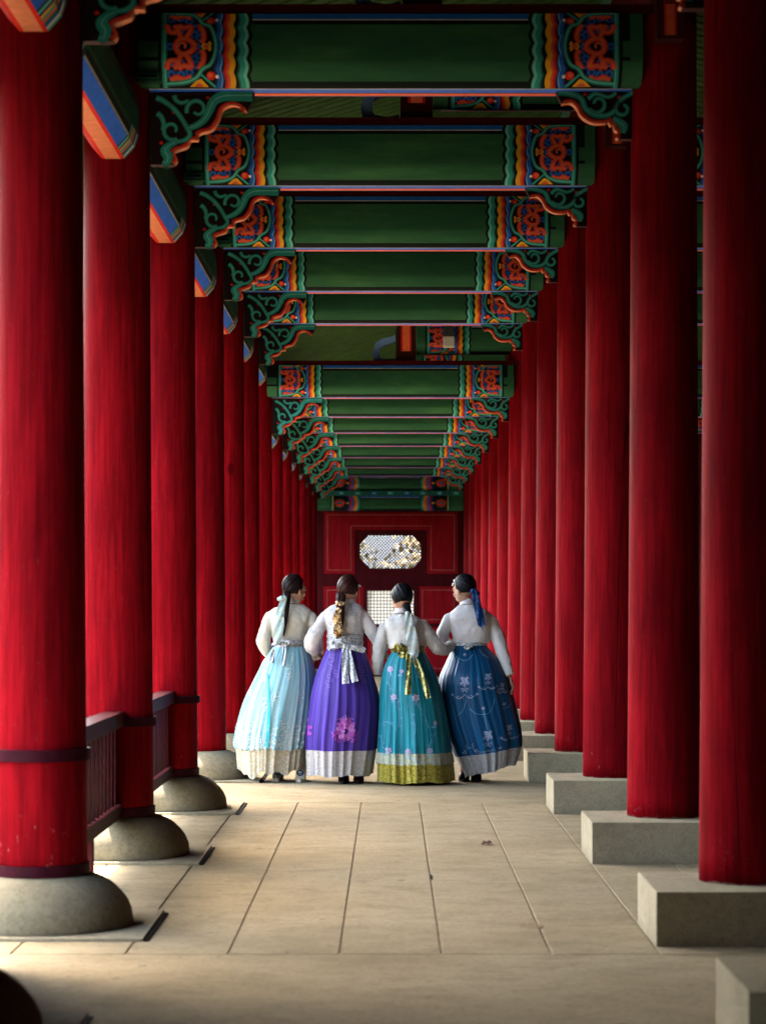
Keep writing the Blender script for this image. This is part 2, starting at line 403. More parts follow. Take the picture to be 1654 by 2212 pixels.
# ------------------------------------------------------------------ roof frames (tie beam, brackets, truss)
def c1(cx, cy, s=387.0): return ((0.5062 * cx - 843) / s, (1305 - 0.5062 * cy) / s)   # photo crop -> metres in the frame's plane
def band_pts(x, amp, n=40, q0=62, q1=398, ph=0.0, tilt=0):
    out = []
    for i in range(n + 1):
        q = q0 + (q1 - q0) * i / n
        out.append((x + tilt * (q - 230) / 330 + amp * abs(math.sin((q - 62) / 330 * math.pi * 4.5 + ph)), q))
    return out
def make_motif():
    """list of (layer, colour, list of 2d polygons) in crop pixels, left end of a tie beam"""
    L = []
    def strip(layer, colr, l, r): L.append((layer, colr, [[l[i], r[i], r[i + 1], l[i + 1]] for i in range(len(l) - 1)]))
    def rib(layer, colr, path, wd): 
        s = ribbon2d(path, wd); L.append((layer, colr, [[s[i][0], s[i][1], s[i + 1][1], s[i + 1][0]] for i in range(len(s) - 1)]))
    def disc(layer, colr, x, y, r, ry=None, n=18): L.append((layer, colr, [[(x + r * math.cos(2 * math.pi * k / n), y + (ry or r) * math.sin(2 * math.pi * k / n)) for k in range(n)]]))
    st = lambda x: [(x, 62 + 336 * i / 40) for i in range(41)]
    strip(1, 'black', st(690), band_pts(1078, 12, ph=0.2))
    strip(2, 'teal_dark', band_pts(1022, 10, ph=0.2), band_pts(1066, 11, ph=0.2))
    strip(3, 'teal', band_pts(1030, 10, ph=0.2), band_pts(1062, 11, ph=0.2))
    strip(4, 'teal_light', band_pts(1049, 11, ph=0.2), band_pts(1062, 11, ph=0.2))
    strip(2, 'yellow', band_pts(984, 9, ph=0.8), band_pts(1008, 10, ph=0.8))
    strip(3, 'orange', band_pts(975, 9, ph=0.8), band_pts(987, 9, ph=0.8))
    strip(3, 'red', band_pts(965, 9, ph=0.8), band_pts(976, 9, ph=0.8))
    strip(2, 'blue_dark', band_pts(925, 9, ph=1.4), band_pts(962, 9, ph=1.2))
    strip(3, 'blue', band_pts(934, 9, ph=1.4), band_pts(955, 9, ph=1.2))
    strip(4, 'blue_light', band_pts(950, 9, ph=1.4), band_pts(955, 9, ph=1.2))
    # cusped arch: green-black disc inside, teal outline
    arch = crom([(722, 64), (800, 66), (850, 78), (878, 112), (912, 130), (930, 178), (936, 222), (930, 266), (912, 306), (878, 326), (850, 360), (800, 378), (722, 384)], 6)
    L.append((4, 'brown', [arch]))
    # blue cloud scales
    for (x, y, r) in ((745, 90, 22), (785, 84, 24), (822, 100, 22), (850, 135, 24), (868, 180, 24), (742, 135, 20), (742, 222, 22), (845, 165, 22), (850, 222, 26), (868, 262, 24), (852, 305, 24), (822, 338, 22), (785, 350, 24), (745, 346, 22), (742, 300, 20), (845, 278, 20), (790, 150, 16), (790, 295, 16)):
        disc(5, 'blue_dark', x, y, r); disc(6, 'blue', x, y, r * 0.76); disc(7, 'blue_dark', x, y + 2, r * 0.42)
    # salmon scrollwork
    W = 19
    heart = crom([(852, 222), (828, 196), (800, 186), (776, 196), (768, 222), (776, 248), (800, 258), (828, 248), (852, 222)], 5)
    rib(9, 'orange', heart, W * 0.85); rib(8, 'red', heart, W * 1.5)
    rib(9, 'orange', spiral(796, 222, 20, 8, 180, 420, 12), W * 0.6)
    for s in (1, -1):
        f = lambda y: 222 + s * (y - 222)
        for pts in ([(726, 118), (738, 150), (764, 156), (772, 136), (756, 122)], [(776, 120), (800, 132), (830, 128), (822, 160), (806, 186)], [(776, 120), (780, 160), (790, 186)],
                    [(862, 118), (880, 150), (884, 185), (872, 205)], [(740, 72), (770, 84), (800, 74), (830, 86)]):
            q = crom([(x, f(y)) for x, y in pts], 5)
            rib(8, 'red', q, W * 1.35); rib(9, 'orange', q, W * 0.78)
    L.append((9, 'yellow', [[(872, 222), (884, 204), (896, 210), (912, 196), (918, 214), (912, 222), (918, 230), (912, 248), (896, 234), (884, 240)]]))
    L.append((10, 'orange', [[(880, 222), (890, 212), (906, 206), (906, 238), (890, 232)]]))
    rib(10, 'teal_dark', arch, 20); rib(11, 'teal', arch, 12); rib(12, 'teal_light', arch, 3)
    for s in (1, -1):
        f = lambda y: 226 + s * (y - 226)
        rib(10, 'teal', crom([(868, f(345)), (895, f(368)), (930, f(396))], 4), 9)
        L.append((9, 'yellow', [[(820, f(394)), (848, f(372)), (870, f(364)), (892, f(386)), (900, f(395))]]))
        L.append((10, 'orange', [[(840, f(394)), (856, f(380)), (872, f(384)), (882, f(394))]]))
        disc(8, 'red', 913, f(352), 19, 17); disc(9, 'orange', 910, f(350), 11, 9); disc(9, 'white', 939, f(356), 7)
    strip(5, 'teal_dark', st(704), st(730)); strip(6, 'teal', st(708), st(724)); strip(7, 'teal_light', st(718), st(721))
    return L
MOTIF = make_motif()
def rosette_motif():
    L = []
    def strip(layer, colr, l, r): L.append((layer, colr, [[l[i], r[i], r[i + 1], l[i + 1]] for i in range(len(l) - 1)]))
    def arc(x, bow): return [(x + bow * (1 - ((q / 40) * 2 - 1) ** 2), 62 + 336 * q / 40) for q in range(41)]
    st = lambda x: [(x, 62 + 336 * i / 40) for i in range(41)]
    strip(1, 'black', st(640), arc(1062, 34))
    for k, (a, b, c) in enumerate(((1020, 1052, 'teal'), (990, 1016, 'yellow'), (962, 986, 'orange'), (930, 958, 'blue'), (905, 926, 'red'), (870, 902, 'blue_dark'))): strip(2, c, arc(a, 32), arc(b, 33))
    strip(3, 'teal', st(655), st(672)); strip(3, 'yellow', st(674), st(684))
    def disc(layer, colr, x, y, r, n=18): L.append((layer, colr, [[(x + r * math.cos(2 * math.pi * k / n), y + r * 1.15 * math.sin(2 * math.pi * k / n)) for k in range(n)]]))
    disc(3, 'teal_dark', 780, 230, 92); disc(4, 'brown', 780, 230, 84)
    for k in range(8):
        a = k * math.pi / 4
        disc(5, 'red', 780 + 52 * math.cos(a), 230 + 60 * math.sin(a), 22); disc(6, 'orange', 780 + 54 * math.cos(a), 230 + 62 * math.sin(a), 13)
    disc(6, 'blue', 780, 230, 24); disc(7, 'teal_light', 780, 230, 9)
    L.append((5, 'yellow', [[(870, 230), (900, 205), (922, 230), (900, 255)]]))
    return L
ROS = rosette_motif()
def tie_beam_mesh(x0, x1, zb, zt, motif, ends, depth=0.35, name='tie_beam', lines=True, dark_end=False):
    """origin at frame centre line; front faces the camera (-y). ends = list of (sign, reference x of motif)"""
    b = MB(); H = zt - zb; hd = depth / 2
    def yv(v): # gentle belly, rounder towards the bottom
        t = v / H
        return -hd - 0.028 * math.sin(math.pi * min(1, max(0, t)) ** 0.75) + (0.075 * (1 - t / 0.34) ** 1.7 if t < 0.34 else 0)
    rows = []; K = 22; xs = [x0 + (x1 - x0) * i / 24 for i in range(25)]
    for k in range(K + 1): rows.append([(x, yv(H * k / K), zb + H * k / K) for x in xs])
    b.grid(rows, PI['green'])
    rows = [[(x, -yv(H * k / K), zb + H * k / K) for x in xs[::-1]] for k in range(K + 1)]
    b.grid(rows, PI['green'])
    y0 = yv(0)
    def under(ya, yb, c, xa=x0, xb=x1, dz=0.0): b.poly([(xa, ya, zb - dz), (xa, yb, zb - dz), (xb, yb, zb - dz), (xb, ya, zb - dz)], PI[c])
    under(y0, -y0, 'black')
    if lines:
        w_ = -2 * y0
        for a, c, cc in ((0.0, 0.07, 'pale'), (0.07, 0.50, 'blue_line'), (0.50, 0.57, 'blue_dark'), (0.57, 0.64, 'red'), (0.64, 0.90, 'orange_line'), (0.90, 1.0, 'blue_dark')):
            under(y0 + w_ * a, y0 + w_ * c, cc, x0 + 0.05, x1 - 0.05, 0.002)
    b.poly([(x0, yv(0), zt), (x1, yv(0), zt), (x1, -yv(0), zt), (x0, -yv(0), zt)], PI['dgreen'])
    for xe in (x0, x1):
        pr = [(xe, yv(H * k / K), zb + H * k / K) for k in range(K + 1)] + [(xe, -yv(H * k / K), zb + H * k / K) for k in range(K, -1, -1)]
        b.poly(pr if xe == x0 else pr[::-1], PI['dgreen'])
    def hstripe(va, vb, c, xa, xb, off):
        n = 3
        for k in range(n):
            u0 = va + (vb - va) * k / n; u1 = va + (vb - va) * (k + 1) / n
            b.poly([(xa, yv(u0) - off, zb + u0), (xb, yv(u0) - off, zb + u0), (xb, yv(u1) - off, zb + u1), (xa, yv(u1) - off, zb + u1)], PI[c])
    ins = [abs(e) for _, e in ends]
    xa = min(e for _, e in ends) if len(ends) > 1 else (x0 if ends and ends[0][0] > 0 else (ends[0][1] if ends else x0))
    xb = max(e for _, e in ends) if len(ends) > 1 else (x1 if ends and ends[0][0] < 0 else (ends[0][1] if ends else x1))
    hstripe(0.0, 0.030, 'black', xa, xb, 0.001); hstripe(H - 0.032, H, 'blue', xa, xb, 0.001); hstripe(H - 0.038, H - 0.032, 'white', xa, xb, 0.0015); hstripe(H - 0.062, H - 0.038, 'black', xa, xb, 0.001)
    if dark_end: hstripe(0, H, 'black', x0, -0.765 - 0.52, 0.0015); hstripe(0, H, 'black', 0.765 + 0.52, 0.765 + 0.565, 0.0015)
    for sgn, xe in ends:
        # motif inner edge (crop 1090) lands on xe ; sgn -1 = left end
        for layer, c, polys in motif:
            off = 0.0012 * layer + 0.0012
            for pl in polys:
                pts = []
                for (px, py) in pl:
                    u = (1090 - px) * 0.5062 / 387.0; v = (398 - py) / 336 * H
                    v = min(H, max(0, v))
                    x = xe - u if sgn < 0 else xe + u
                    pts.append((x, yv(v) - off, zb + v))
                b.poly(pts, PI[c])
    return b.mesh(name, PM)

def bracket_mesh(left):
    b = MB(); s = 384.0; yf, yb = -0.034, 0.034
    if left:
        cv = lambda p: ((0.5062 * p[0] - 843) / s, (1305 - 0.5062 * p[1]) / s - 2.886)
        low = crom([(1085, 402), (1072, 440), (1052, 474)], 2)[:-1] + crom([(1052, 474), (1022, 452), (985, 448), (950, 468), (934, 512), (905, 552), (862, 566), (846, 574)], 6)[:-1] + \
            crom([(846, 574), (846, 596), (830, 596), (812, 600)], 4)[:-1] + crom([(812, 600), (803, 622), (778, 634), (748, 645), (744, 662), (757, 682), (742, 703)], 5)
        top = [(642, 703), (642, 396), (1085, 396)]
        orange_from, vines = 4, [
            (crom([(1078, 408), (1010, 408), (950, 412), (912, 434), (893, 475), (868, 515), (830, 540), (795, 548)], 6), lambda t: 26 * (1 - t) + 13),
            (spiral(842, 468, 46, 16, -200, 140, 30), lambda t: 12 - 5 * t),
            (crom([(668, 418), (700, 432), (740, 462), (775, 505), (800, 548), (812, 575), (790, 598), (752, 606)], 6), lambda t: 15 - 4 * t),
            (spiral(735, 556, 44, 15, 60, 390, 30), lambda t: 12 - 5 * t),
            (crom([(672, 484), (690, 500), (700, 530), (694, 556)], 5), lambda t: 16 - 6 * t),
            (crom([(745, 408), (752, 428), (776, 440), (806, 430)], 5), lambda t: 14 - 6 * t),
            (crom([(752, 606), (722, 622), (705, 645), (718, 668), (712, 694), (696, 690)], 6), lambda t: 16 + 14 * math.sin(t * 3.1) ** 2),
        ]
        dots = [(888, 418), (690, 610), (742, 480), (812, 560)]
    else:
        cv = lambda p: ((765.0 + 0.5105 * p[0] - 843 + 45) / s, (1305 - 0.5105 * p[1]) / s - 2.886)
        cv = lambda p: ((810 + 0.5105 * p[0] - 843) / s, (1305 - 0.5105 * p[1]) / s - 2.886)
        low = crom([(765, 382), (775, 410), (790, 438)], 2)[:-1] + crom([(790, 438), (826, 434), (852, 456), (872, 492), (915, 518), (968, 520), (985, 512)], 6)[:-1] + \
            crom([(985, 512), (996, 530), (1008, 520)], 4)[:-1] + crom([(1008, 520), (1012, 548), (1030, 560), (1018, 580), (1030, 588)], 5)
        top = [(1108, 588), (1108, 378), (765, 378)]
        orange_from, vines = 4, [
            (crom([(772, 392), (820, 396), (868, 416), (888, 458), (925, 486), (975, 490), (1010, 470), (1030, 430), (1096, 388)], 6), lambda t: 18 - 6 * t),
            (spiral(940, 440, 42, 14, 150, -180, 30), lambda t: 12 - 5 * t),
            (spiral(1046, 462, 34, 16, 250, -80, 28), lambda t: 12 - 4 * t),
            (crom([(1005, 500), (1035, 520), (1052, 540), (1046, 564)], 5), lambda t: 14 + 12 * math.sin(t * 3.1) ** 2),
            (crom([(900, 420), (930, 398), (985, 412), (1018, 394)], 5), lambda t: 13 - 5 * t),
        ]
        dots = [(886, 400), (1030, 412), (992, 506)]
    loop = low + top
    P2 = [cv(p) for p in loop]
    fr = [b.vert((x, yf, z)) for x, z in P2]; bk = [b.vert((x, yb, z)) for x, z in P2]
    b.face(fr, PI['deep']); b.face(bk[::-1], PI['brown'])
    n = len(P2)
    for k in range(n):
        j = (k + 1) % n
        c = 'salmon' if orange_from <= k < len(low) - 2 else 'brown'
        b.face((fr[k], fr[j], bk[j], bk[k]), PI[c])
    def rib(layer, c, path, wd):
        s_ = ribbon2d(path, wd)
        for side, yy in ((1, yf - 0.0015 * layer), (-1, yb + 0.0015 * layer)):
            for i in range(len(s_) - 1):
                q = [cv(p) for p in (s_[i][0], s_[i][1], s_[i + 1][1], s_[i + 1][0])]
                b.poly([(x, yy, z) for x, z in q], PI[c])
    edge = low[orange_from:]
    inner = [(p[0] + (-6 if left else 6), p[1] - 6) for p in edge]
    rib(1, 'red', inner, 15); rib(2, 'orange', [(p[0] + (-2 if left else 2), p[1] - 3) for p in edge], 7)
    for path, wd in vines:
        rib(3, 'teal_dark', path, lambda t, wd=wd: wd(t) * 1.3 + 6); rib(4, 'teal', path, lambda t, wd=wd: wd(t) * 1.3); rib(5, 'teal_light', path, lambda t, wd=wd: wd(t) * 0.16)
    for dx, dy in dots:
        for yy in (yf - 0.004,):
            b.poly([(cv((dx + 8 * math.cos(a), dy + 7 * math.sin(a)))[0], yy, cv((dx + 8 * math.cos(a), dy + 7 * math.sin(a)))[1]) for a in [k * math.pi / 6 for k in range(12)]], PI['red'])
    return b.mesh('bracket', PM)
BR_L, BR_R = bracket_mesh(True), bracket_mesh(False)
def link(name, me, parent, loc=(0, 0, 0)):
    o = bpy.data.objects.new(name, me); col.objects.link(o); o.parent = parent; o.location = loc; return o
TB_HI = tie_beam_mesh(-1.40, 1.40, HI_B, HI_T, MOTIF, [(-1, -0.765), (1, 0.765)], dark_end=True)
TB_LO = tie_beam_mesh(-1.40, 1.40, LO_B, LO_T, MOTIF, [(-1, -0.765), (1, 0.765)], dark_end=True)
def cap_plank():
    b = MB(); b.box(-1.7, 1.7, -0.17, 0.17, 0.002, 0.055); return b.mesh('cap_plank', [M['red_dark']])
CAPM = cap_plank()
def post_mesh():
    b = MB(); b.box(0.07, 0.29, -0.10, 0.10, 0.056, 0.75, PI['brown'])
    for xa, xb, c, o in ((0.14, 0.22, 'orange_line', 0.106), (0.12, 0.14, 'red', 0.104), (0.22, 0.24, 'red', 0.104)): b.box(xa, xb, -o, -0.1, 0.17, 0.74, PI[c])
    return b.mesh('king_post', PM)
def cloud_mesh():
    b = MB()
    out = [(-0.22, 0.06), (-0.24, 0.20), (-0.20, 0.34), (-0.10, 0.40), (0.0, 0.42), (0.066, 0.45), (0.066, 0.36), (0.02, 0.33), (-0.08, 0.30), (-0.14, 0.26), (-0.15, 0.16), (-0.13, 0.12), (-0.02, 0.10), (0.066, 0.12), (0.066, 0.058), (-0.05, 0.06), (-0.12, 0.058)]
    for y0, y1, c, d in ((-0.06, 0.06, 'blue_dark', 0), (-0.066, -0.06, 'blue', 1)):
        cx, cz = -0.08, 0.25
        pts = out if not d else out
        fr = [b.vert((x, y0, z)) for x, z in pts]; bk = [b.vert((x, y1, z)) for x, z in pts]
        b.face(fr, PI['blue_light' if d else c]); b.face(bk[::-1], PI[c])
        for k in range(len(pts)): b.face((fr[k], fr[(k + 1) % len(pts)], bk[(k + 1) % len(pts)], bk[k]), PI[c])
    pts = [(x * 0.93 - 0.004, z * 0.94 + 0.014) for x, z in out]
    return b.mesh('cloud_bracket', PM)
POST, CLOUD = post_mesh(), cloud_mesh()
UPB = tie_beam_mesh(0.0, 1.35, 0.14, 0.48, MOTIF, [(-1, 0.62)], depth=0.2, name='upper_beam')
def roof_frame(y, hi, i, x=0.0, lab=None, brackets=True):
    t = empty('roof_frame', (x, y, 0), lab or '%s painted green tie beam from the camera, with scrolled brackets at both columns' % ORD[i], 'beam', 'painted tie beams across the corridor' if x == 0 else 'tie beams of the side aisle')
    zb, zt = (HI_B, HI_T) if hi else (LO_B, LO_T)
    link('tie_beam', TB_HI if hi else TB_LO, t)
    link('cap_plank', CAPM, t, (0, 0, zt))
    if brackets:
        link('bracket', BR_L, t, (0, 0, zb)); link('bracket', BR_R, t, (0, 0, zb))
        link('king_post', POST, t, (0, 0, zt)); link('cloud_bracket', CLOUD, t, (0, 0, zt)).scale = (0.85, 1, 0.8); link('upper_beam', UPB, t, (0.30, 0.0, zt))
    return t
for i, y in enumerate(CY):
    roof_frame(y, i <= 6, i, lab=None if i > 1 else ('painted tie beam above the top of the picture, only its left bracket showing' if i == 1 else 'painted tie beam nearest the camera, above the picture'))
for i, y in enumerate(CY):
    if 3 <= i <= 10: roof_frame(y, i <= 6, i, x=2 * CX + 0.02, lab='tie beam of the side aisle glimpsed past the %s right column' % ORD[i], brackets=False)

# ------------------------------------------------------------------ lintels along the rows
def lintel_mesh(y0, y1, zb, side):
    """beam along y; painted belly. side -1: left row"""
    b = MB(); h = 0.40; Lh = y1 - y0
    prof = [(-0.042, 0), (0.042, 0), (0.062, 0.003), (0.118, 0.066), (0.14, 0.13), (0.142, 0.27), (0.125, 0.35), (0.09, h), (-0.09, h), (-0.125, 0.35), (-0.142, 0.27), (-0.14, 0.13), (-0.118, 0.066), (-0.062, 0.003)]
    # stripes across the belly; end lengths carry the many-coloured collar
    cols = ['salmon', 'red', 'blue', 'dgreen', 'dgreen', 'dgreen', 'dgreen', 'dgreen', 'dgreen', 'dgreen', 'dgreen', 'blue', 'red', 'red']
    cols = ['salmon', 'red', 'blue_line', 'green', 'green', 'green', 'green', 'dgreen', 'green', 'green', 'green', 'blue_line', 'red', 'red']
    cols[13] = 'red'
    n = len(prof)
    endc = ['teal', 'white', 'blue', 'teal_dark', 'orange', 'teal', 'yellow', 'blue_dark', 'teal_light', 'dgreen']
    ys = [0.0]
    seg = [0.035] * 10
    acc = 0
    for s_ in seg: acc += s_; ys.append(acc)
    ys.append(Lh - acc)
    for s_ in seg: ys.append(ys[-1] + s_)
    for a in range(len(ys) - 1):
        for k in range(n):
            p, q = prof[k], prof[(k + 1) % n]
            c = cols[k]
            if a < 10 and k != 0 and c not in ('red', 'red'): c = endc[a] if k in (2, 11, 3, 10) else ('teal_dark' if k in (4, 9) and a < 6 else 'green')
            if a > 10 and k != 0 and c not in ('red',):
                e = 20 - a; c = endc[e] if k in (2, 11, 3, 10) else ('teal_dark' if k in (4, 9) and e < 6 else 'green')
            b.poly([(p[0], ys[a], p[1]), (q[0], ys[a], q[1]), (q[0], ys[a + 1], q[1]), (p[0], ys[a + 1], p[1])], PI[c])
    # thin pale edge between the blue and the green, black line
    for sg in (1, -1):
        x0_, z0_, x1_, z1_ = 0.122 * sg, 0.058, 0.126 * sg, 0.072
        b.poly([(x0_, 0.36, z0_), (x0_, Lh - 0.36, z0_), (x1_, Lh - 0.36, z1_), (x1_, 0.36, z1_)], PI['white'])
        b.poly([(0.128 * sg, 0.36, 0.074), (0.128 * sg, Lh - 0.36, 0.074), (0.138 * sg, Lh - 0.36, 0.1), (0.138 * sg, 0.36, 0.1)], PI['black'])
    for ye in (0, Lh): b.poly([(x, ye, z) for x, z in prof], PI['dgreen'])
    return b.mesh('lintel', PM)
def plain_lintel(L_):
    b = MB(); b.box(-0.10, 0.10, 0, L_, 0, 0.34); return b.mesh('lintel', [M['red_dark']])
for side in (-1, 1):
    for i in range(len(CY) - 1):
        y0, y1 = CY[i] + 0.17, CY[i + 1] - 0.17
        hi = i <= 6
        o = bpy.data.objects.new('lintel', lintel_mesh(y0, y1, 0, side) if side < 0 else plain_lintel(y1 - y0)); col.objects.link(o)
        o.location = (side * CX, y0, (HI_B if hi else LO_B) + (-0.41 if side < 0 else 0.62))
        z_ = (HI_B if hi else LO_B); b = MB(); top_ = rz(side * CX) - 0.03
        b.box(-0.03, 0.03, -0.16, y1 - y0 + 0.16, (0.412 if side < 0 else -0.2), top_ - z_ + (0.41 if side < 0 else -0.62), 0)
        b.build('infill_board', M['red_dark'], o)
        tag(o, ('painted' if side < 0 else 'dark') + ' lintel running lengthways between the %s and %s columns of the %s row' % (ORD[i], ORD[i + 1], 'left' if side < 0 else 'right'), 'lintel', 'lintels along the %s row' % ('left' if side < 0 else 'right'))

# ------------------------------------------------------------------ roof
rt = empty('tiled_roof', (1.54, 20, 5.7), 'long dark roof over the corridor with green board ceiling', 'roof')
b = MB()
for xa, xb, ya_, yb_ in ((-3.6, -1.54, -6.5, 12.5), (-3.12, -1.54, 12.5, 25), (-2.55, -1.54, 25, 39), (-4.2, -1.54, 39, 60), (-1.54, 1.54, -6.5, 60), (1.54, 6.5, -6.5, 60)):
    p = [(xa, rz(xa)), (xb, rz(xb)), (xb, rz(xb) + 0.25), (xa, rz(xa) + 0.25)]
    A = [b.vert((x, ya_, z)) for x, z in p]; B = [b.vert((x, yb_, z)) for x, z in p]
    b.face(A, 0); b.face(B[::-1], 0)
    for k in range(4): b.face((A[k], B[k], B[(k + 1) % 4], A[(k + 1) % 4]), 0)
o = b.build('roof_boards', M['black_gap']); o.parent = rt; o.location = (-1.54, -20, -5.7)
b = MB(); y = -6.3
while y < 50:
    for xa, xb in ((-3.6 if y < 12.5 else -3.12 if y < 25 else -2.55 if y < 39 else -4.2, -1.54), (-1.54, 1.5), (1.58, 6.4)):
        n = 8; r = 0.062
        rows = [[(x, y + r * math.cos(2 * math.pi * k / n), rz(x) - 0.03 + r * math.sin(2 * math.pi * k / n)) for k in range(n)] for x in (xa, xb)]
        ids = b.grid(rows, 0, True); b.face(ids[0]); b.face(ids[1])
    y += 0.155
P['rafter'] = simple('paint_rafter', (0.028, 0.062, 0.018), 0.6, 0.3, 5, bstr=0.1)
o = b.build('rafter_boards', P['rafter'], recalc=True, autos=True); o.parent = rt; o.location = (-1.54, -20, -5.7)
b = MB()
for x, dz in ((-CX, 0.0), (0.18, 0.0), (CX, 0.0), (3.2, 0), (4.62, 0.0)):
    b.tube([(x, -6, rz(x) - 0.16), (x, 50, rz(x) - 0.16)], 0.085, n=14)
o = b.build('purlin', P['dgreen'], smooth=True); o.parent = rt; o.location = (-1.54, -20, -5.7)

# ------------------------------------------------------------------ side aisle back wall and unseen walls added to shade the near floor
b = MB(); b.box(4.62, 4.85, -6, 60, 0, 5.0); o = b.build('aisle_wall', M['red_dark'])
tag(o, 'dark boarded wall closing the dark side aisle beyond the right columns', 'wall')
b = MB(); b.box(-1.74, -1.57, 1.8, 9.0, 0, 4.72, 0); b.box(-3.4, 4.6, -6, -5.8, 0, 5.75, 0)
o = b.build('near_shade_wall', M['red_dark']); tag(o, 'unseen dark wall added beside and behind the camera to shade the near floor', 'wall')

# ------------------------------------------------------------------ railings
def railing(i):
    y0, y1 = CY[i] + 0.19, CY[i + 1] - 0.19; L_ = y1 - y0
    t = empty('railing', (-1.53, y0, 0), 'dark wooden slatted railing between the %s and %s left columns' % (ORD[i], ORD[i + 1]), 'railing', 'railings along the left row')
    a = MB(); a.box(-0.06, 0.055, 0, L_, 0.742, 0.825); a.build('top_rail', M['rail'], t, bevel=0.006)
    a = MB(); a.box(-0.045, 0.045, 0, L_, 0.24, 0.312); a.build('bottom_rail', M['rail'], t, bevel=0.004)
    n = int(L_ / 0.155)
    for k in range(n + 1):
        yy = 0.05 + (L_ - 0.1) * k / n
        a = MB(); a.box(-0.016, 0.016, yy - 0.048, yy + 0.048, 0.312, 0.742); a.build('slat', M['rail'], t)
    a = MB(); a.box(-0.04, 0.04, L_ / 2 - 0.04, L_ / 2 + 0.04, 0.0, 0.24); a.build('support_post', M['rail'], t, bevel=0.003)
    return t
railing(0) if False else None
railing(1); railing(2)

# ------------------------------------------------------------------ end wall with windows
WX = lambda cx: -1.769 + 0.0020735 * cx
WZ = lambda cy: 4.197 - 0.0020735 * cy
ew = empty('end_wall', (0, WALL_Y, 0), 'dark red panelled wall at the far end with an eight-sided window over a paper window', 'wall')
def wbox(mb, cx0, cx1, cy0, cy1, y0, y1, mi=0): mb.box(WX(cx0), WX(cx1), y0, y1, WZ(cy1), WZ(cy0), mi)
OCT = [(650, 690), (1060, 690), (1140, 775), (1140, 912), (1060, 1000), (665, 1000), (568, 905), (568, 775)]
b = MB()   # wall body in bands around the two openings
wbox(b, -200, 3080, 440, 636, 0.0, 0.12); wbox(b, -200, 520, 636, 1062, 0.0, 0.12); wbox(b, 1195, 3080, 636, 1062, 0.0, 0.12)
wbox(b, -200, 3080, 1062, 1212, 0.0, 0.12)
wbox(b, -200, 637, 1212, 1528, 0.0, 0.12); wbox(b, 1070, 3080, 1212, 1528, 0.0, 0.12); wbox(b, -200, 3080, 1528, 2030, 0.0, 0.12)
b.build('wall_boards', M['red_dark'], ew)
b = MB()   # red painted panels with fine cream outline
def panel(pts, th=0.03):
    fr = [b.vert((WX(x), -th, WZ(y))) for x, y in pts]; bk = [b.vert((WX(x), -0.002, WZ(y))) for x, y in pts]
    b.face(fr, 0); 
    for k in range(len(pts)): b.face((fr[k], fr[(k + 1) % len(pts)], bk[(k + 1) % len(pts)], bk[k]), 0)
def outline(pts, th, wd, mi, inset):
    cx_ = sum(p[0] for p in pts) / len(pts)
    n = len(pts)
    for k in range(n):
        (xa, ya), (xb, yb) = pts[k], pts[(k + 1) % n]
        if abs(xa - xb) > abs(ya - yb): x0_, x1_ = sorted((xa, xb)); wbox(b, x0_ - wd, x1_ + wd, ya - wd, ya + wd, -th, -0.001, mi)
        else: y0_, y1_ = sorted((ya, yb)); wbox(b, xa - wd, xa + wd, y0_ + wd, y1_ - wd, -th, -0.001, mi)
U = [(228, 470), (1490, 470), (1490, 1052), (1200, 1052), (1200, 638), (518, 638), (518, 1052), (228, 1052)]
UI = [(260, 496), (1455, 496), (1455, 1018), (1236, 1018), (1236, 600), (482, 600), (482, 1018), (260, 1018)]
panel(U, 0.02); outline(UI, 0.034, 2.2, 1, 0); panel(UI, 0.03)
for xa, xb, ya, yb in ((222, 600, 1172, 1520), (1120, 1490, 1172, 1520), (222, 600, 1560, 1980), (1120, 1490, 1560, 1980), (640, 1080, 1560, 1980)):
    panel([(xa, ya), (xb, ya), (xb, yb), (xa, yb)], 0.02)
    I = [(xa + 34, ya + 34), (xb - 38, ya + 34), (xb - 38, yb - 34), (xa + 34, yb - 34)]
    outline(I, 0.034, 2.2, 1, 0); panel(I, 0.03)
b.build('panel', [M['red_panel'], simple('cream_line', (0.30, 0.10, 0.08), 0.6)], ew)
# octagonal window: frame board with the eight-sided hole, lattice
wn = MB(); c_out = [(520, 636), (1195, 636), (1195, 1062), (520, 1062)]
cen = (855, 845)
def ray_to_rect(p):
    dx, dy = p[0] - cen[0], p[1] - cen[1]; t = 1e9
    if dx > 0: t = min(t, (1195 - cen[0]) / dx)
    if dx < 0: t = min(t, (520 - cen[0]) / dx)
    if dy > 0: t = min(t, (1062 - cen[1]) / dy)
    if dy < 0: t = min(t, (636 - cen[1]) / dy)
    return (cen[0] + dx * t, cen[1] + dy * t)
dense = []
for k in range(8):
    a_, c_ = OCT[k], OCT[(k + 1) % 8]
    for t in range(8): dense.append((a_[0] + (c_[0] - a_[0]) * t / 8, a_[1] + (c_[1] - a_[1]) * t / 8))
out_ = [ray_to_rect(p) for p in dense]
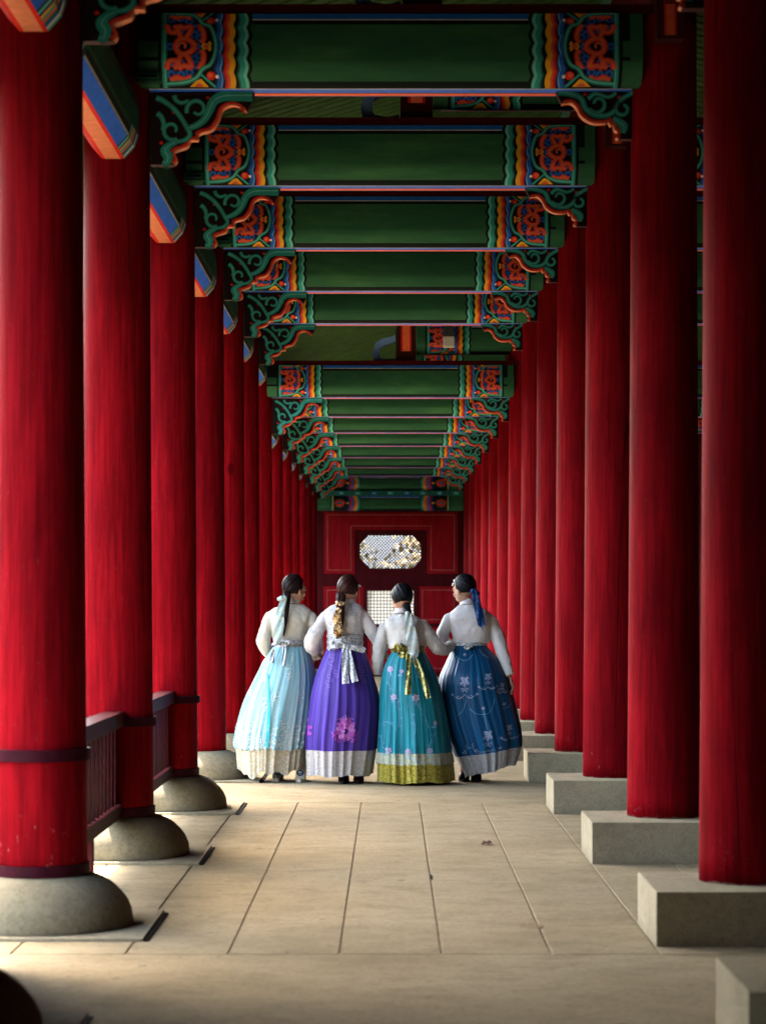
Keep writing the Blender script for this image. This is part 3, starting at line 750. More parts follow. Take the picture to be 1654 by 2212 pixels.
# snap the four corners
for cpt in c_out:
    j = min(range(len(out_)), key=lambda q: (out_[q][0] - cpt[0]) ** 2 + (out_[q][1] - cpt[1]) ** 2); out_[j] = cpt
n = len(dense)
I0 = [wn.vert((WX(x), 0.0, WZ(y))) for x, y in dense]; O0 = [wn.vert((WX(x), 0.0, WZ(y))) for x, y in out_]; I1 = [wn.vert((WX(x), 0.1, WZ(y))) for x, y in dense]; O1 = [wn.vert((WX(x), 0.1, WZ(y))) for x, y in out_]
for k in range(n):
    j = (k + 1) % n
    wn.face((I0[k], I0[j], O0[j], O0[k])); wn.face((I0[k], I1[k], I1[j], I0[j])); wn.face((I1[k], O1[k], O1[j], I1[j]))
wo = wn.build('octagonal_window', M['red_dark'], ew)
def inside(px, py):
    c = False; j = 7
    for i in range(8):
        xi, yi = OCT[i]; xj, yj = OCT[j]
        if ((yi > py) != (yj > py)) and (px < (xj - xi) * (py - yi) / (yj - yi) + xi): c = not c
        j = i
    return c
lt = MB(); step = 31.0
def clip_line(d, off):   # diagonal lines x + d*y = off
    pts = [(off - d * y, y) for y in range(685, 1006, 2)]
    ins = [p for p in pts if inside(*p)]
    return (ins[0], ins[-1]) if len(ins) > 2 else None
for d in (1, -1):
    for k in range(-60, 90):
        seg = clip_line(d, k * step)
        if not seg: continue
        (xa, ya), (xb, yb) = seg
        A_ = Vector((WX(xa), 0.05, WZ(ya))); B_ = Vector((WX(xb), 0.05, WZ(yb)))
        tt = (B_ - A_).normalized(); e = 0.012; A_ -= tt * e; B_ += tt * e
        nn = Vector((-tt.z, 0, tt.x)) * 0.008; th = Vector((0, 0.012 + 0.001 * d, 0))
        v8 = [A_ - nn - th, B_ - nn - th, B_ + nn - th, A_ + nn - th, A_ - nn + th, B_ - nn + th, B_ + nn + th, A_ + nn + th]
        ids = [lt.vert(v) for v in v8]
        for q in ((0, 3, 2, 1), (4, 5, 6, 7), (0, 1, 5, 4), (1, 2, 6, 5), (2, 3, 7, 6), (3, 0, 4, 7)): lt.face([ids[z] for z in q])
lt.build('lattice', M['red_dark'], wo)
# paper window
pw = MB(); y0 = 0.0
for a_, c_, e_, f_ in ((600, 637, 1178, 1560), (1070, 1112, 1178, 1560), (637, 1070, 1178, 1214), (637, 1070, 1526, 1560)): wbox(pw, a_, c_, e_, f_, -0.045, -0.002)
po = pw.build('paper_window', M['red_dark'], ew)
lt = MB()
for k in range(1, 14): x = 637 + 433 * k / 14; wbox(lt, x - 3.6, x + 3.6, 1214, 1526, 0.03, 0.05)
for k in range(1, 10): z = 1214 + 312 * k / 10; wbox(lt, 637, 1070, z - 3.6, z + 3.6, 0.034, 0.054)
lt.build('lattice', simple('lattice_wood', (0.05, 0.02, 0.018), 0.6), po)
m_, nt_, b_ = new_mat('window_paper')
tr = nt_.nodes.new('ShaderNodeBsdfTranslucent'); tr.inputs[0].default_value = (0.93, 0.91, 0.88, 1); mx = nt_.nodes.new('ShaderNodeMixShader'); mx.inputs[0].default_value = 0.92
b_.inputs['Base Color'].default_value = (0.8, 0.78, 0.74, 1); b_.inputs['Roughness'].default_value = 0.9
fz = noise_n(nt_, coords(nt_), 40, 5); cc = ramp(nt_, fz, [(0.3, (0.86, 0.84, 0.8)), (0.7, (0.96, 0.95, 0.93))]); nt_.links.new(cc, tr.inputs[0])
nt_.links.new(b_.outputs[0], mx.inputs[1]); nt_.links.new(tr.outputs[0], mx.inputs[2]); nt_.links.new(mx.outputs[0], nt_.nodes['Material Output'].inputs[0])
pp = MB(); wbox(pp, 637, 1070, 1214, 1526, 0.058, 0.0585); pp.build('paper_pane', m_, po)
# end beams
EB1 = tie_beam_mesh(-1.42, 1.42, 0.0, 0.285, ROS, [(-1, -0.58), (1, 0.58)], depth=0.2, name='end_beam')
link('end_beam', EB1, ew, (0, -0.02, WZ(456))); link('end_beam', EB1, ew, (0, -0.02, WZ(268)))
b = MB(); b.box(-1.42, 1.42, -0.12, 0.1, WZ(316), WZ(270), PI['teal_dark'])
for k in range(9):
    x = -1.28 + 0.32 * k
    b.box(x - 0.06, x + 0.06, -0.14, -0.121, WZ(308), WZ(280), PI['blue' if k % 2 else 'teal'])
    b.box(x - 0.035, x + 0.035, -0.143, -0.141, WZ(302), WZ(286), PI['teal_light'])
b.build('spacer_strip', PM, ew)
b = MB(); b.box(-2.2, 4.62, 0.02, 0.12, WZ(438), 5.9); b.build('gable_boards', M['red_dark'], ew)

# hanging lamp box seen through the roof gap
t = empty('security_camera', (0.66, 26.1, LO_T + 0.33), 'small pale security camera hanging under the upper beam in the roof gap', 'camera')
b = MB(); b.box(-0.065, 0.065, -0.06, 0.06, -0.14, -0.02); b.build('housing', simple('pale_plastic', (0.55, 0.54, 0.5), 0.4, 0.1), t, bevel=0.012)
b = MB(); b.box(-0.055, 0.055, -0.05, 0.05, -0.02, 0.12); b.build('mount', simple('dark_metal', (0.05, 0.05, 0.05), 0.5), t)

# fallen leaf
b = MB(); pts = [(-0.07, 0.0), (-0.03, 0.03), (0.0, 0.015), (0.04, 0.035), (0.08, 0.03), (0.05, 0.0), (0.03, -0.04), (0.0, -0.015), (-0.03, -0.02)]
n = len(pts); c0 = b.vert((0, 0, 0.016)); ids = [b.vert((x * 0.45, y * 1.2, 0.003 + 0.022 * (i % 2))) for i, (x, y) in enumerate(pts)]
for k in range(n): b.face((c0, ids[k], ids[(k + 1) % n]))
o = b.build('fallen_leaf', simple('dry_leaf', (0.06, 0.028, 0.018), 0.7, 0.3), loc=(0.565, 13.6, 0.0)); tag(o, 'small curled brown dry leaf lying on the paving', 'leaf')

# ------------------------------------------------------------------ outside, seen through the lattice
def autumn_tree(x, y, h, spread, colr, lab, seed, z0):
    rnd = random.Random(seed)
    t = empty('autumn_tree', (x, y, -0.42), lab, 'tree', 'autumn trees behind the end wall')
    b = MB(); b.tube([(0, 0, 0), (0.1, 0, h * 0.35), (0.05, 0.1, h * 0.7), (0, 0, h * 0.9)], [0.22, 0.17, 0.1, 0.04], n=12)
    for k in range(9):
        a = rnd.uniform(0, 6.28); z = h * rnd.uniform(0.35, 0.75); r = spread * rnd.uniform(0.5, 0.9)
        b.tube([(0.05, 0, z), (r * 0.5 * math.cos(a), r * 0.5 * math.sin(a), z + h * 0.08), (r * math.cos(a), r * math.sin(a), z + h * 0.2)], [0.07, 0.05, 0.02], n=8)
    b.build('trunk', simple('bark', (0.09, 0.065, 0.05), 0.9), t, smooth=True)
    b = MB()
    cl = [(rnd.gauss(0, spread * 0.45), rnd.gauss(0, spread * 0.45), h * 0.62 + rnd.gauss(0, h * 0.16)) for _ in range(60)]
    for _ in range(1500):
        c = rnd.choice(cl); p = Vector((c[0] + rnd.gauss(0, 0.3), c[1] + rnd.gauss(0, 0.3), c[2] + rnd.gauss(0, 0.26)))
        s_ = rnd.uniform(0.07, 0.14); u = Vector((rnd.gauss(0, 1), rnd.gauss(0, 1), rnd.gauss(0, 1))).normalized(); v = u.orthogonal().normalized()
        b.poly([p - u * s_, p + v * s_ * 0.6, p + u * s_, p - v * s_ * 0.6])
    m, nt, bb = new_mat('autumn_leaves'); f = noise_n(nt, coords(nt), 2.5, 3)
    nt.links.new(ramp(nt, f, [(0.35, [k * 0.8 for k in colr]), (0.65, colr)]), bb.inputs['Base Color']); bb.inputs['Roughness'].default_value = 0.7
    b.build('crown', m, t)
autumn_tree(1.5, 66, 6.4, 1.5, (0.13, 0.085, 0.02), 'yellow autumn tree behind the right of the eight-sided window', 3, 0)
autumn_tree(-1.9, 72, 5.6, 1.3, (0.13, 0.09, 0.02), 'yellow autumn tree behind the left of the eight-sided window', 5, 0)
bt = empty('palace_hall', (6.6, 92, -0.42), 'grey tiled hall with a red wall glimpsed through the eight-sided window', 'building')
b = MB(); b.box(-4.0, 8, 0, 6, 0, 3.1); b.build('wall', M['red_panel'], bt)
b = MB(); A_ = [b.vert(p) for p in ((-5.0, -1.2, 2.9), (9, -1.2, 2.9), (9, 7.2, 2.9), (-5.0, 7.2, 2.9), (-3.2, 3, 5.6), (7.4, 3, 5.6))]
for q in ((0, 1, 5, 4), (1, 2, 5), (2, 3, 4, 5), (3, 0, 4), (0, 3, 2, 1)): b.face([A_[k] for k in q])
b.build('roof', simple('roof_tile', (0.05, 0.055, 0.055), 0.8), bt)
b = MB(); rows = []
for j in range(5):
    rows.append([(x * 40.0, 700 + j * 60 + 30 * math.sin(x * 0.7), (-3, 14, 30, 44, 52)[j] * (1 + 0.3 * math.sin(x * 0.5 + 1) + 0.12 * math.sin(x * 1.9))) for x in range(-20, 21)])
b.grid(rows); tag(b.build('hill', simple('hill_haze', (0.034, 0.039, 0.045), 0.9, 0.25, 0.02, bstr=0), smooth=True), kind='structure')
# ------------------------------------------------------------------ hall added across the court, its height keeps the low sky off the column heads
ch = empty('sky_block_hall', (-27, 20, -0.42), 'long hall added across the court to block low sky, a sliver between the left columns', 'building')
b = MB(); b.box(-3.5, -3.2, -34, 60, 0, 4.4); b.build('wall', M['plaster'], ch)
b = MB(); A_ = [b.vert(p) for p in ((1.2, -36, 4.1), (1.2, 62, 4.1), (-3.5, 62, 6.6), (-3.5, -36, 6.6), (-8.5, 62, 4.1), (-8.5, -36, 4.1))]
for q in ((0, 1, 2, 3), (3, 2, 4, 5), (0, 3, 5), (1, 4, 2), (0, 5, 4, 1)): b.face([A_[k] for k in q])
b.build('roof', simple('court_roof_tile', (0.05, 0.06, 0.055), 0.8), ch)
b = MB(); b.box(0.2, 0.5, -34, 60, 3.4, 4.08); b.build('lintel_board', P['dgreen'], ch)
for k in range(24):
    b = MB(); b.lathe([(0.2, 0), (0.18, 4.0)], cx=0.3, cy=-32 + 4 * k, n=14); b.build('column', M['red_dark'], ch, smooth=True)

# ------------------------------------------------------------------ people
YR = 18.38
def pa(cx, cy, y, off=0.0):
    k = y / YR; return Vector(((-1.317 + off + cx * 0.000829) * k, y, CAMH + (0.332 - cy * 0.000829) * k))
clouds = bpy.data.textures.new('folds', 'CLOUDS'); clouds.noise_scale = 0.065; clouds.noise_depth = 2
clouds2 = bpy.data.textures.new('creases', 'CLOUDS'); clouds2.noise_scale = 0.035; clouds2.noise_depth = 2
def fuse(mb, name, mats, parent, voxel=0.006, it=6, disp=0.0, tex=None, paint_fn=None, sm=0.6):
    me = mb.mesh(name + '_src', mats if isinstance(mats, list) else [mats])
    o = bpy.data.objects.new(name + '_src', me); col.objects.link(o)
    m = o.modifiers.new('r', 'REMESH'); m.mode = 'VOXEL'; m.voxel_size = voxel
    m = o.modifiers.new('s', 'SMOOTH'); m.iterations = it; m.factor = sm
    if disp:
        m = o.modifiers.new('d', 'DISPLACE'); m.texture = tex or clouds; m.strength = disp; m.mid_level = 0.5; m.texture_coords = 'LOCAL'
        m = o.modifiers.new('s2', 'SMOOTH'); m.iterations = 2; m.factor = 0.5
    dg = bpy.context.evaluated_depsgraph_get(); dg.update()
    me2 = bpy.data.meshes.new_from_object(o.evaluated_get(dg)); me2.name = name
    bpy.data.objects.remove(o)
    me2.polygons.foreach_set('use_smooth', [True] * len(me2.polygons))
    me2.materials.clear()
    for mm in (mats if isinstance(mats, list) else [mats]): me2.materials.append(mm)
    if paint_fn:
        mi = [paint_fn(p.center) for p in me2.polygons]; me2.polygons.foreach_set('material_index', mi)
    ob = bpy.data.objects.new(name, me2); col.objects.link(ob); ob.parent = parent
    return ob
# --- fabrics
def cloth(name, c, c2, su=14, rough=0.45, sheen=0.3, metal=0.0, pattern=None, pc=(0.8, 0.8, 0.8), ps=60, uv=True, pth=(0.08, 0.12), trans=0.0, bstr=0.15):
    m, nt, b = new_mat(name); c, c2, pc = [[q * 0.8 for q in k_] for k_ in (c, c2, pc)]
    v = coords(nt, (su, 0.9, 1) if uv else (7, 7, 2.0), 'UV' if uv else 'Object')
    f = noise_n(nt, v, 1.0, 5, 0.6, 0.15)
    base = ramp(nt, f, [(0.34, c), (0.5, [(a + d) / 2 for a, d in zip(c, c2)]), (0.66, c2)])
    v2 = coords(nt, (1, 1, 1), 'UV' if uv else 'Object')
    h = noise_n(nt, v2, 90, 3, 0.6)
    if not uv: h = math_n(nt, 'ADD', h, math_n(nt, 'MULTIPLY', noise_n(nt, coords(nt, (1.0, 1.0, 0.45)), 8, 2, 0.5, 0.8), 1.3))
    else: h = math_n(nt, 'ADD', h, math_n(nt, 'MULTIPLY', noise_n(nt, coords(nt, (38, 3.0, 1), 'UV'), 1.0, 4, 0.6, 0.6), 3.0))
    if pattern == 'brocade':
        vo = nt.nodes.new('ShaderNodeTexVoronoi'); vo.feature = 'DISTANCE_TO_EDGE'; vo.inputs['Scale'].default_value = ps
        dv = nt.nodes.new('ShaderNodeMix'); dv.data_type = 'VECTOR'; dv.inputs[0].default_value = 0.06
        nz = nt.nodes.new('ShaderNodeTexNoise'); nz.inputs['Scale'].default_value = ps * 0.6; nt.links.new(v2, nz.inputs['Vector'])
        nt.links.new(v2, dv.inputs[4]); nt.links.new(nz.outputs['Color'], dv.inputs[5]); nt.links.new(dv.outputs[1], vo.inputs['Vector'])
        k = ramp(nt, vo.outputs['Distance'], [(pth[0], 1.0), (pth[1], 0.0)])
        base = mix(nt, k, base, pc); h = math_n(nt, 'ADD', h, k)
    if pattern == 'floral':
        nz = noise_n(nt, v2, ps, 3, 0.7, 1.5); msk = noise_n(nt, v2, ps * 0.16, 2, 0.5)
        d = math_n(nt, 'ABSOLUTE', math_n(nt, 'SUBTRACT', nz, 0.5))
        k = math_n(nt, 'MULTIPLY', ramp(nt, d, [(0.02, 1.0), (0.045, 0.0)]), ramp(nt, msk, [(0.48, 0.0), (0.56, 1.0)]))
        base = mix(nt, k, base, pc); h = math_n(nt, 'ADD', h, math_n(nt, 'MULTIPLY', k, 2.0))
    nt.links.new(base, b.inputs['Base Color'])
    b.inputs['Roughness'].default_value = rough; b.inputs['Metallic'].default_value = metal
    b.inputs['Sheen Weight'].default_value = sheen; b.inputs['Sheen Roughness'].default_value = 0.4
    b.inputs['Specular IOR Level'].default_value = 0.15
    if trans:
        tr = nt.nodes.new('ShaderNodeBsdfTranslucent'); nt.links.new(base, tr.inputs[0]); mx = nt.nodes.new('ShaderNodeMixShader'); mx.inputs[0].default_value = trans
        nt.links.new(b.outputs[0], mx.inputs[1]); nt.links.new(tr.outputs[0], mx.inputs[2]); nt.links.new(mx.outputs[0], nt.nodes['Material Output'].inputs[0])
    bump(nt, b, h, bstr, 0.004)
    return m
def hair_mat(name, c):
    m, nt, b = new_mat(name)
    f = noise_n(nt, coords(nt, (95, 2.2, 1), 'UV'), 1.0, 4, 0.7)
    nt.links.new(ramp(nt, f, [(0.3, [x * 0.4 for x in c]), (0.7, [x * 1.9 for x in c])]), b.inputs['Base Color'])
    b.inputs['Roughness'].default_value = 0.42; b.inputs['Specular IOR Level'].default_value = 0.10
    bump(nt, b, f, 0.6, 0.004); return m
skin = simple('skin', (0.36, 0.20, 0.14), 0.5, 0.08, 14, 0.35, bstr=0.05)
skin.node_tree.nodes['Principled BSDF'].inputs['Subsurface Weight'].default_value = 0.0
HAIR = [hair_mat('dark_brown_hair', (0.009, 0.004, 0.004)), hair_mat('reddish_brown_hair', (0.022, 0.007, 0.006)), hair_mat('black_hair', (0.003, 0.004, 0.006)), hair_mat('black_hair_gloss', (0.003, 0.003, 0.005))]
silver = cloth('silver_brocade', (0.50, 0.48, 0.49), (0.70, 0.68, 0.68), 12, 0.34, 0.2, 0.25, 'brocade', (0.46, 0.45, 0.47), 34)
silver_o = cloth('silver_ribbon', (0.528, 0.536, 0.560), (0.672, 0.680, 0.696), 9, 0.33, 0.2, 0.2, 'brocade', (0.256, 0.272, 0.304), 40, uv=False)
gold = cloth('gold_brocade', (0.36, 0.31, 0.035), (0.62, 0.56, 0.13), 14, 0.28, 0.1, 0.4, 'brocade', (0.26, 0.225, 0.035), 34)
gold_o = cloth('gold_belt', (0.272, 0.240, 0.056), (0.480, 0.432, 0.160), 9, 0.32, 0.1, 0.55, 'brocade', (0.096, 0.088, 0.024), 36, uv=False)
goldrib = cloth('gold_leaf_ribbon', (0.722, 0.510, 0.255), (0.807, 0.663, 0.408), 9, 0.3, 0.1, 0.5, 'brocade', (0.187, 0.076, 0.025), 26, uv=False)
minirib = cloth('mint_ribbon', (0.165, 0.413, 0.420), (0.413, 0.585, 0.585), 9, 0.35, 0.2, 0.1, 'brocade', (0.562, 0.637, 0.637), 60, uv=False)
icerib = cloth('ice_ribbon', (0.208, 0.336, 0.368), (0.440, 0.544, 0.560), 9, 0.35, 0.2, 0.3, 'brocade', (0.624, 0.656, 0.656), 70, uv=False)
navyrib = cloth('navy_ribbon', (0.003, 0.010, 0.05), (0.005, 0.030, 0.13), 9, 0.3, 0.0, 0.1, 'brocade', (0.012, 0.06, 0.20), 30, uv=False)
emb_white = simple('white_embroidery', (0.50, 0.52, 0.54), 0.5, 0.1, 30); emb_pink = simple('pink_embroidery', (0.30, 0.06, 0.34), 0.45, 0.25, 30)
emb_blue = simple('pale_blue_embroidery', (0.12, 0.30, 0.46), 0.5, 0.15, 30); emb_lilac = simple('lilac_embroidery', (0.26, 0.28, 0.42), 0.5, 0.15, 30)
emb_silver = simple('silver_embroidery', (0.42, 0.58, 0.58), 0.4, 0.2, 40); emb_turq = simple('turquoise_satin', (0.05, 0.55, 0.68), 0.35, 0.1, 5)
emb_pinklt = simple('light_pink_embroidery', (0.40, 0.15, 0.46), 0.45, 0.2, 30)

emb_flower = simple('pale_lilac_embroidery', (0.34, 0.30, 0.44), 0.5, 0.3, 60); emb_violet = simple('violet_embroidery', (0.20, 0.12, 0.46), 0.5, 0.2, 30)
class Skirt:
    """a gathered skirt lofted between left and right outlines read in picture units"""
    def __init__(s, rows, y, off, ry, seed, amp=(0.004, 0.024), tilt=0.0, wav=0.0):
        s.rows = rows; s.y = y; s.off = off; s.ry = ry; s.amp = amp; s.tilt = tilt; s.wav = wav
        rn = random.Random(seed); s.ph = [rn.uniform(0, 6.28) for _ in range(12)]; s.kk = [rn.choice((5, 7)), rn.choice((11, 13)), rn.choice((21, 23)), 43]
    def LR(s, cy):
        r = s.rows
        if cy <= r[0][0]: return r[0][1], r[0][2]
        for i in range(len(r) - 1):
            if cy <= r[i + 1][0]:
                t = (cy - r[i][0]) / (r[i + 1][0] - r[i][0])
                p0, p1, p2, p3 = r[max(0, i - 1)], r[i], r[i + 1], r[min(len(r) - 1, i + 2)]
                g = lambda j: 0.5 * ((2 * p1[j]) + (-p0[j] + p2[j]) * t + (2 * p0[j] - 5 * p1[j] + 4 * p2[j] - p3[j]) * t * t + (-p0[j] + 3 * p1[j] - 3 * p2[j] + p3[j]) * t ** 3)
                return g(1), g(2)
        return r[-1][1], r[-1][2]
    def pt(s, th, cy, off=0.0):
        L, Rr = s.LR(cy); t = (cy - s.rows[0][0]) / 1200.0
        k = s.y / YR; px = 0.000829 * k
        rx = (Rr - L) / 2 * px; cxm = (-1.317 + s.off + (L + Rr) / 2 * 0.000829) * k
        am = s.amp[0] + (s.amp[1] - s.amp[0]) * min(1, t * 1.15)
        w0, w1, w2, w3 = (0.85 * min(1, t * 1.3), 0.45, 0.14 * (1.2 - t), 0.2 * max(0, 1 - t * 1.6))
        f = 0
        for q, (w_, kq) in enumerate(zip((w0, w1, w2, w3), s.kk)):
            a = kq * th + s.ph[q] + 1.5 * math.sin(2 * th + s.ph[q + 4]) + 0.8 * math.sin(5 * th + s.ph[q + 2]) + 0.7 * t * math.sin(3 * th + s.ph[q + 7])
            v = math.sin(a); g_ = 0.45 + 0.55 * math.sin((q + 2) * th + s.ph[q + 3]) ** 2
            f += w_ * g_ * (1 - 2 * (v * v + 0.02) ** 0.42 if q < 2 else v)
        # edges of the outline stay on the read silhouette
        d = am * f + off
        z = CAMH + (0.332 - cy * 0.000829) * k + s.tilt * math.cos(th) * t * 0.1
        z += (s.wav + 0.012) * (math.sin(5 * th + s.ph[3]) + 0.5 * math.sin(13 * th + s.ph[5])) * max(0, t - 0.75) * 2
        ry = min(rx * 0.95, s.ry)
        return Vector((cxm + (rx + d) * math.cos(th), s.y + (ry + d) * math.sin(th), z))
    def img(s, cx, cy, off=0.004):
        L, Rr = s.LR(cy); u = max(-0.985, min(0.985, (cx - (L + Rr) / 2) / ((Rr - L) / 2)))
        return s.pt(-math.acos(u), cy, off)
    def surf(s, mb, cy0, cy1, mi=0, n=288, m=46, off=0.0, thick=0.004, wob=None):
        rows = []
        for i in range(m + 1):
            cy = cy0 + (cy1 - cy0) * i / m
            rows.append([s.pt(2 * math.pi * j / n, cy + (wob(2 * math.pi * j / n) * (i / m) ** 3 if wob else 0), off) for j in range(n)])
        uvs = lambda i, j: (j / n * 2.2, (cy0 + (cy1 - cy0) * i / m) * 0.000829)
        mb.grid(rows, mi, True, uvs=uvs)
        ins = [[p + Vector((s_c[0] - p.x, s_c[1] - p.y, 0)) * 0.012 for p in row] for row, s_c in ((rows[-1], (sum(p.x for p in rows[-1]) / n, s.y)), (rows[-6], (sum(p.x for p in rows[-6]) / n, s.y)))]
        mb.grid([rows[-1], ins[0], ins[1]], mi, True, uvs=lambda i, j: (j / n * 2.2, 1.6 + 0.02 * i))
    # drawn motifs, in picture units on the camera side; mirrored round the back with back=True
    def blob(s, mb, cx, cy, r, mi, ry=None, rot=0, off=0.005, n=8):
        ry = ry or r
        mb.poly([s.img(cx + r * math.cos(a) * math.cos(rot) - ry * math.sin(a) * math.sin(rot), cy + r * math.cos(a) * math.sin(rot) + ry * math.sin(a) * math.cos(rot), off) for a in [2 * math.pi * k / n for k in range(n)]], mi)
    def flower(s, mb, cx, cy, r, mi, mc=None, petals=5, off=0.005):
        for k in range(petals):
            a = k * 2 * math.pi / petals + 0.3
            s.blob(mb, cx + r * 0.62 * math.cos(a), cy + r * 0.62 * math.sin(a), r * 0.36, mi, r * 0.30, a, off + 0.0004 * k)
        s.blob(mb, cx, cy, r * 0.3, mc if mc is not None else mi, off=off + 0.003)
    def vine(s, mb, path, wd, mi, off=0.005):
        st = ribbon2d(path, wd)
        for i in range(len(st) - 1): mb.poly([s.img(*q, off) for q in (st[i][0], st[i][1], st[i + 1][1], st[i + 1][0])], mi)
    def scroll(s, mb, cx, cy, r, a0, sgn, mi, wd=4.0): s.vine(mb, spiral(cx, cy, r, r * 0.25, a0, a0 + sgn * 330, 14), wd, mi)

def strip3(mb, pts, y, off, mi=0, point=True, thick=0.006, wave=0.012, lean=0.0, curl=0.0):
    """a hanging ribbon; pts = (cx, cy, width) in picture units"""
    Lc = crom(pts, 7); rows = []
    n = len(Lc)
    for i, (cx, cy, wd) in enumerate(Lc):
        a = Lc[max(0, i - 1)]; c = Lc[min(n - 1, i + 1)]
        tx, ty = c[0] - a[0], c[1] - a[1]; l = math.hypot(tx, ty) or 1; nx, ny = -ty / l, tx / l
        if nx < 0: nx, ny = -nx, -ny
        yy = y + lean * (cy - Lc[0][1]) + wave * math.sin(i * 0.55)
        row = []
        for j in range(7):
            u = j / 6 - 0.5
            dc = 0.0
            if point and i >= n - 1: dc = (0.5 - abs(u)) * wd * 0.9
            row.append(pa(cx + nx * wd * u + tx / l * dc, cy + ny * wd * u + ty / l * dc, yy - curl * (0.25 - u * u) + 0.004 * math.sin(u * 7 + i * 0.3), off))
        rows.append(row)
    f = rows; bk = [[p + Vector((0, thick, 0)) for p in r] for r in rows]
    loop = [r + b_[::-1] for r, b_ in zip(f, bk)]
    ids = mb.grid(loop, mi, True); mb.face(ids[0][::-1], mi); mb.face(ids[-1], mi)

def hand(mb, p, d, s, nrm, k=1.0):
    d = d.normalized(); s = (s - d * s.dot(d)).normalized(); nrm = d.cross(s).normalized() * (1 if d.cross(s).dot(nrm) > 0 else -1)
    def flat(p0, p1, w0, w1, th):
        rows = []
        for q, w_ in ((p0, w0), ((p0 + p1) / 2, (w0 + w1) / 2 * 1.05), (p1, w1)):
            rows.append([q + s * w_ * math.cos(a) + nrm * th * math.sin(a) for a in [2 * math.pi * j / 12 for j in range(12)]])
        ids = mb.grid(rows, 0, True); mb.face(ids[0][::-1]); mb.face(ids[-1])
    flat(p - d * 0.012, p + d * 0.082 * k, 0.026 * k, 0.038 * k, 0.014 * k)
    for off, ln, r, cr in ((0.029, 0.066, 0.0088, 0.25), (0.0098, 0.075, 0.0090, 0.32), (-0.0095, 0.070, 0.0086, 0.40), (-0.028, 0.054, 0.0076, 0.5)):
        q = p + d * 0.076 * k + s * off * k; dd = d.copy() + s * off * 2.2; pts = [q - d * 0.01]
        for seg, fr in enumerate((0.45, 0.31, 0.24)):
            dd = (dd + nrm * cr).normalized(); q = q + dd * ln * fr * k; pts.append(q)
        mb.tube(pts, [r * k, r * k, r * 0.93 * k, r * 0.78 * k], n=10)
        mb.ball(pts[-1], r * 0.8 * k, nu=10, nv=6)
    q = p + d * 0.02 * k + s * 0.022 * k; t1 = q + (d * 0.55 + s * 0.75 + nrm * 0.25).normalized() * 0.038 * k; t2 = t1 + (d * 0.85 + s * 0.25 + nrm * 0.4).normalized() * 0.03 * k; t3 = t2 + (d * 0.9 + nrm * 0.45).normalized() * 0.022 * k
    mb.tube([q, t1, t2, t3], [0.013 * k, 0.0115 * k, 0.010 * k, 0.0085 * k], n=10); mb.ball(t3, 0.0085 * k, nu=10, nv=6)

def head_body(mb, c, yaw, pitch):
    Rm = Matrix.Rotation(yaw, 3, 'Z') @ Matrix.Rotation(-pitch, 3, 'X')
    def B(p, r, rot=None): mb.ball(c + Rm @ Vector(p), r, mat=Rm if rot is None else Rm @ rot, nu=22, nv=14)
    B((0, -0.012, 0.012), (0.071, 0.088, 0.088)); B((0, 0.028, -0.045), (0.056, 0.058, 0.068)); B((0, 0.045, -0.088), (0.026, 0.026, 0.020))
    B((0, 0.087, -0.030), (0.010, 0.018, 0.024)); B((0, 0.103, -0.040), (0.011, 0.010, 0.009))            # nose
    B((0, 0.086, -0.066), (0.020, 0.010, 0.006)); B((0, 0.085, -0.075), (0.017, 0.010, 0.006))             # lips
    B((0, 0.072, 0.018), (0.045, 0.016, 0.016))                                                         # brow
    for s in (-1, 1):
        B((s * 0.034, 0.062, -0.035), (0.022, 0.02, 0.022)); B((s * 0.030, 0.075, 0.000), (0.014, 0.010, 0.009))
        B((s * 0.070, -0.002, -0.022), (0.010, 0.017, 0.030), Matrix.Rotation(0.2 * s, 3, 'Z')); B((s * 0.073, 0.0, -0.040), (0.006, 0.009, 0.010))
    return Rm

def hair_cap(mb, c, Rm, root, sc=1.0):
    """strand sphere: its pole is where the hair is gathered; strands run as meridians"""
    cc = c + Rm @ Vector((0, -0.020, 0.018)); rad = Vector((0.083, 0.098, 0.100)) * sc
    loc = Rm.inverted() @ (root - cc); pole = Vector((loc.x / rad.x, loc.y / rad.y, loc.z / rad.z)).normalized()
    q = Vector((0, 0, 1)).rotation_difference(pole).to_matrix()
    nu, nv = 96, 30; rows = []
    for i in range(nv + 1):
        ph = math.pi * (0.02 + 0.96 * i / nv); row = []
        for j in range(nu):
            a = 2 * math.pi * j / nu
            p = q @ Vector((math.sin(ph) * math.cos(a), math.sin(ph) * math.sin(a), math.cos(ph)))
            strand = 0.018 * math.sin(a * 17 + 2 * math.sin(a * 3)) * math.sin(ph) + 0.012 * math.sin(a * 37 + ph * 2) * math.sin(ph) + 0.02 * max(0, math.cos(ph)) ** 6
            k = 1 + strand
            # hairline: pull the mass in over the face and below the ears
            v = Vector((p.x * rad.x, p.y * rad.y, p.z * rad.z)) * k
            if v.y > 0.035 and v.z < 0.045: v.y = 0.035 + (v.y - 0.035) * 0.12; v.x *= 0.90
            if v.z < -0.045: v.z = -0.045 + (v.z + 0.045) * 0.55
            row.append(cc + Rm @ v)
        rows.append(row)
    ids = mb.grid(rows, 0, True, uvs=lambda i, j: (j / nu, i / nv))
    mb.face(ids[0][::-1], 0, [(0, 0)] * nu); mb.face(ids[-1], 0, [(0, 1)] * nu)
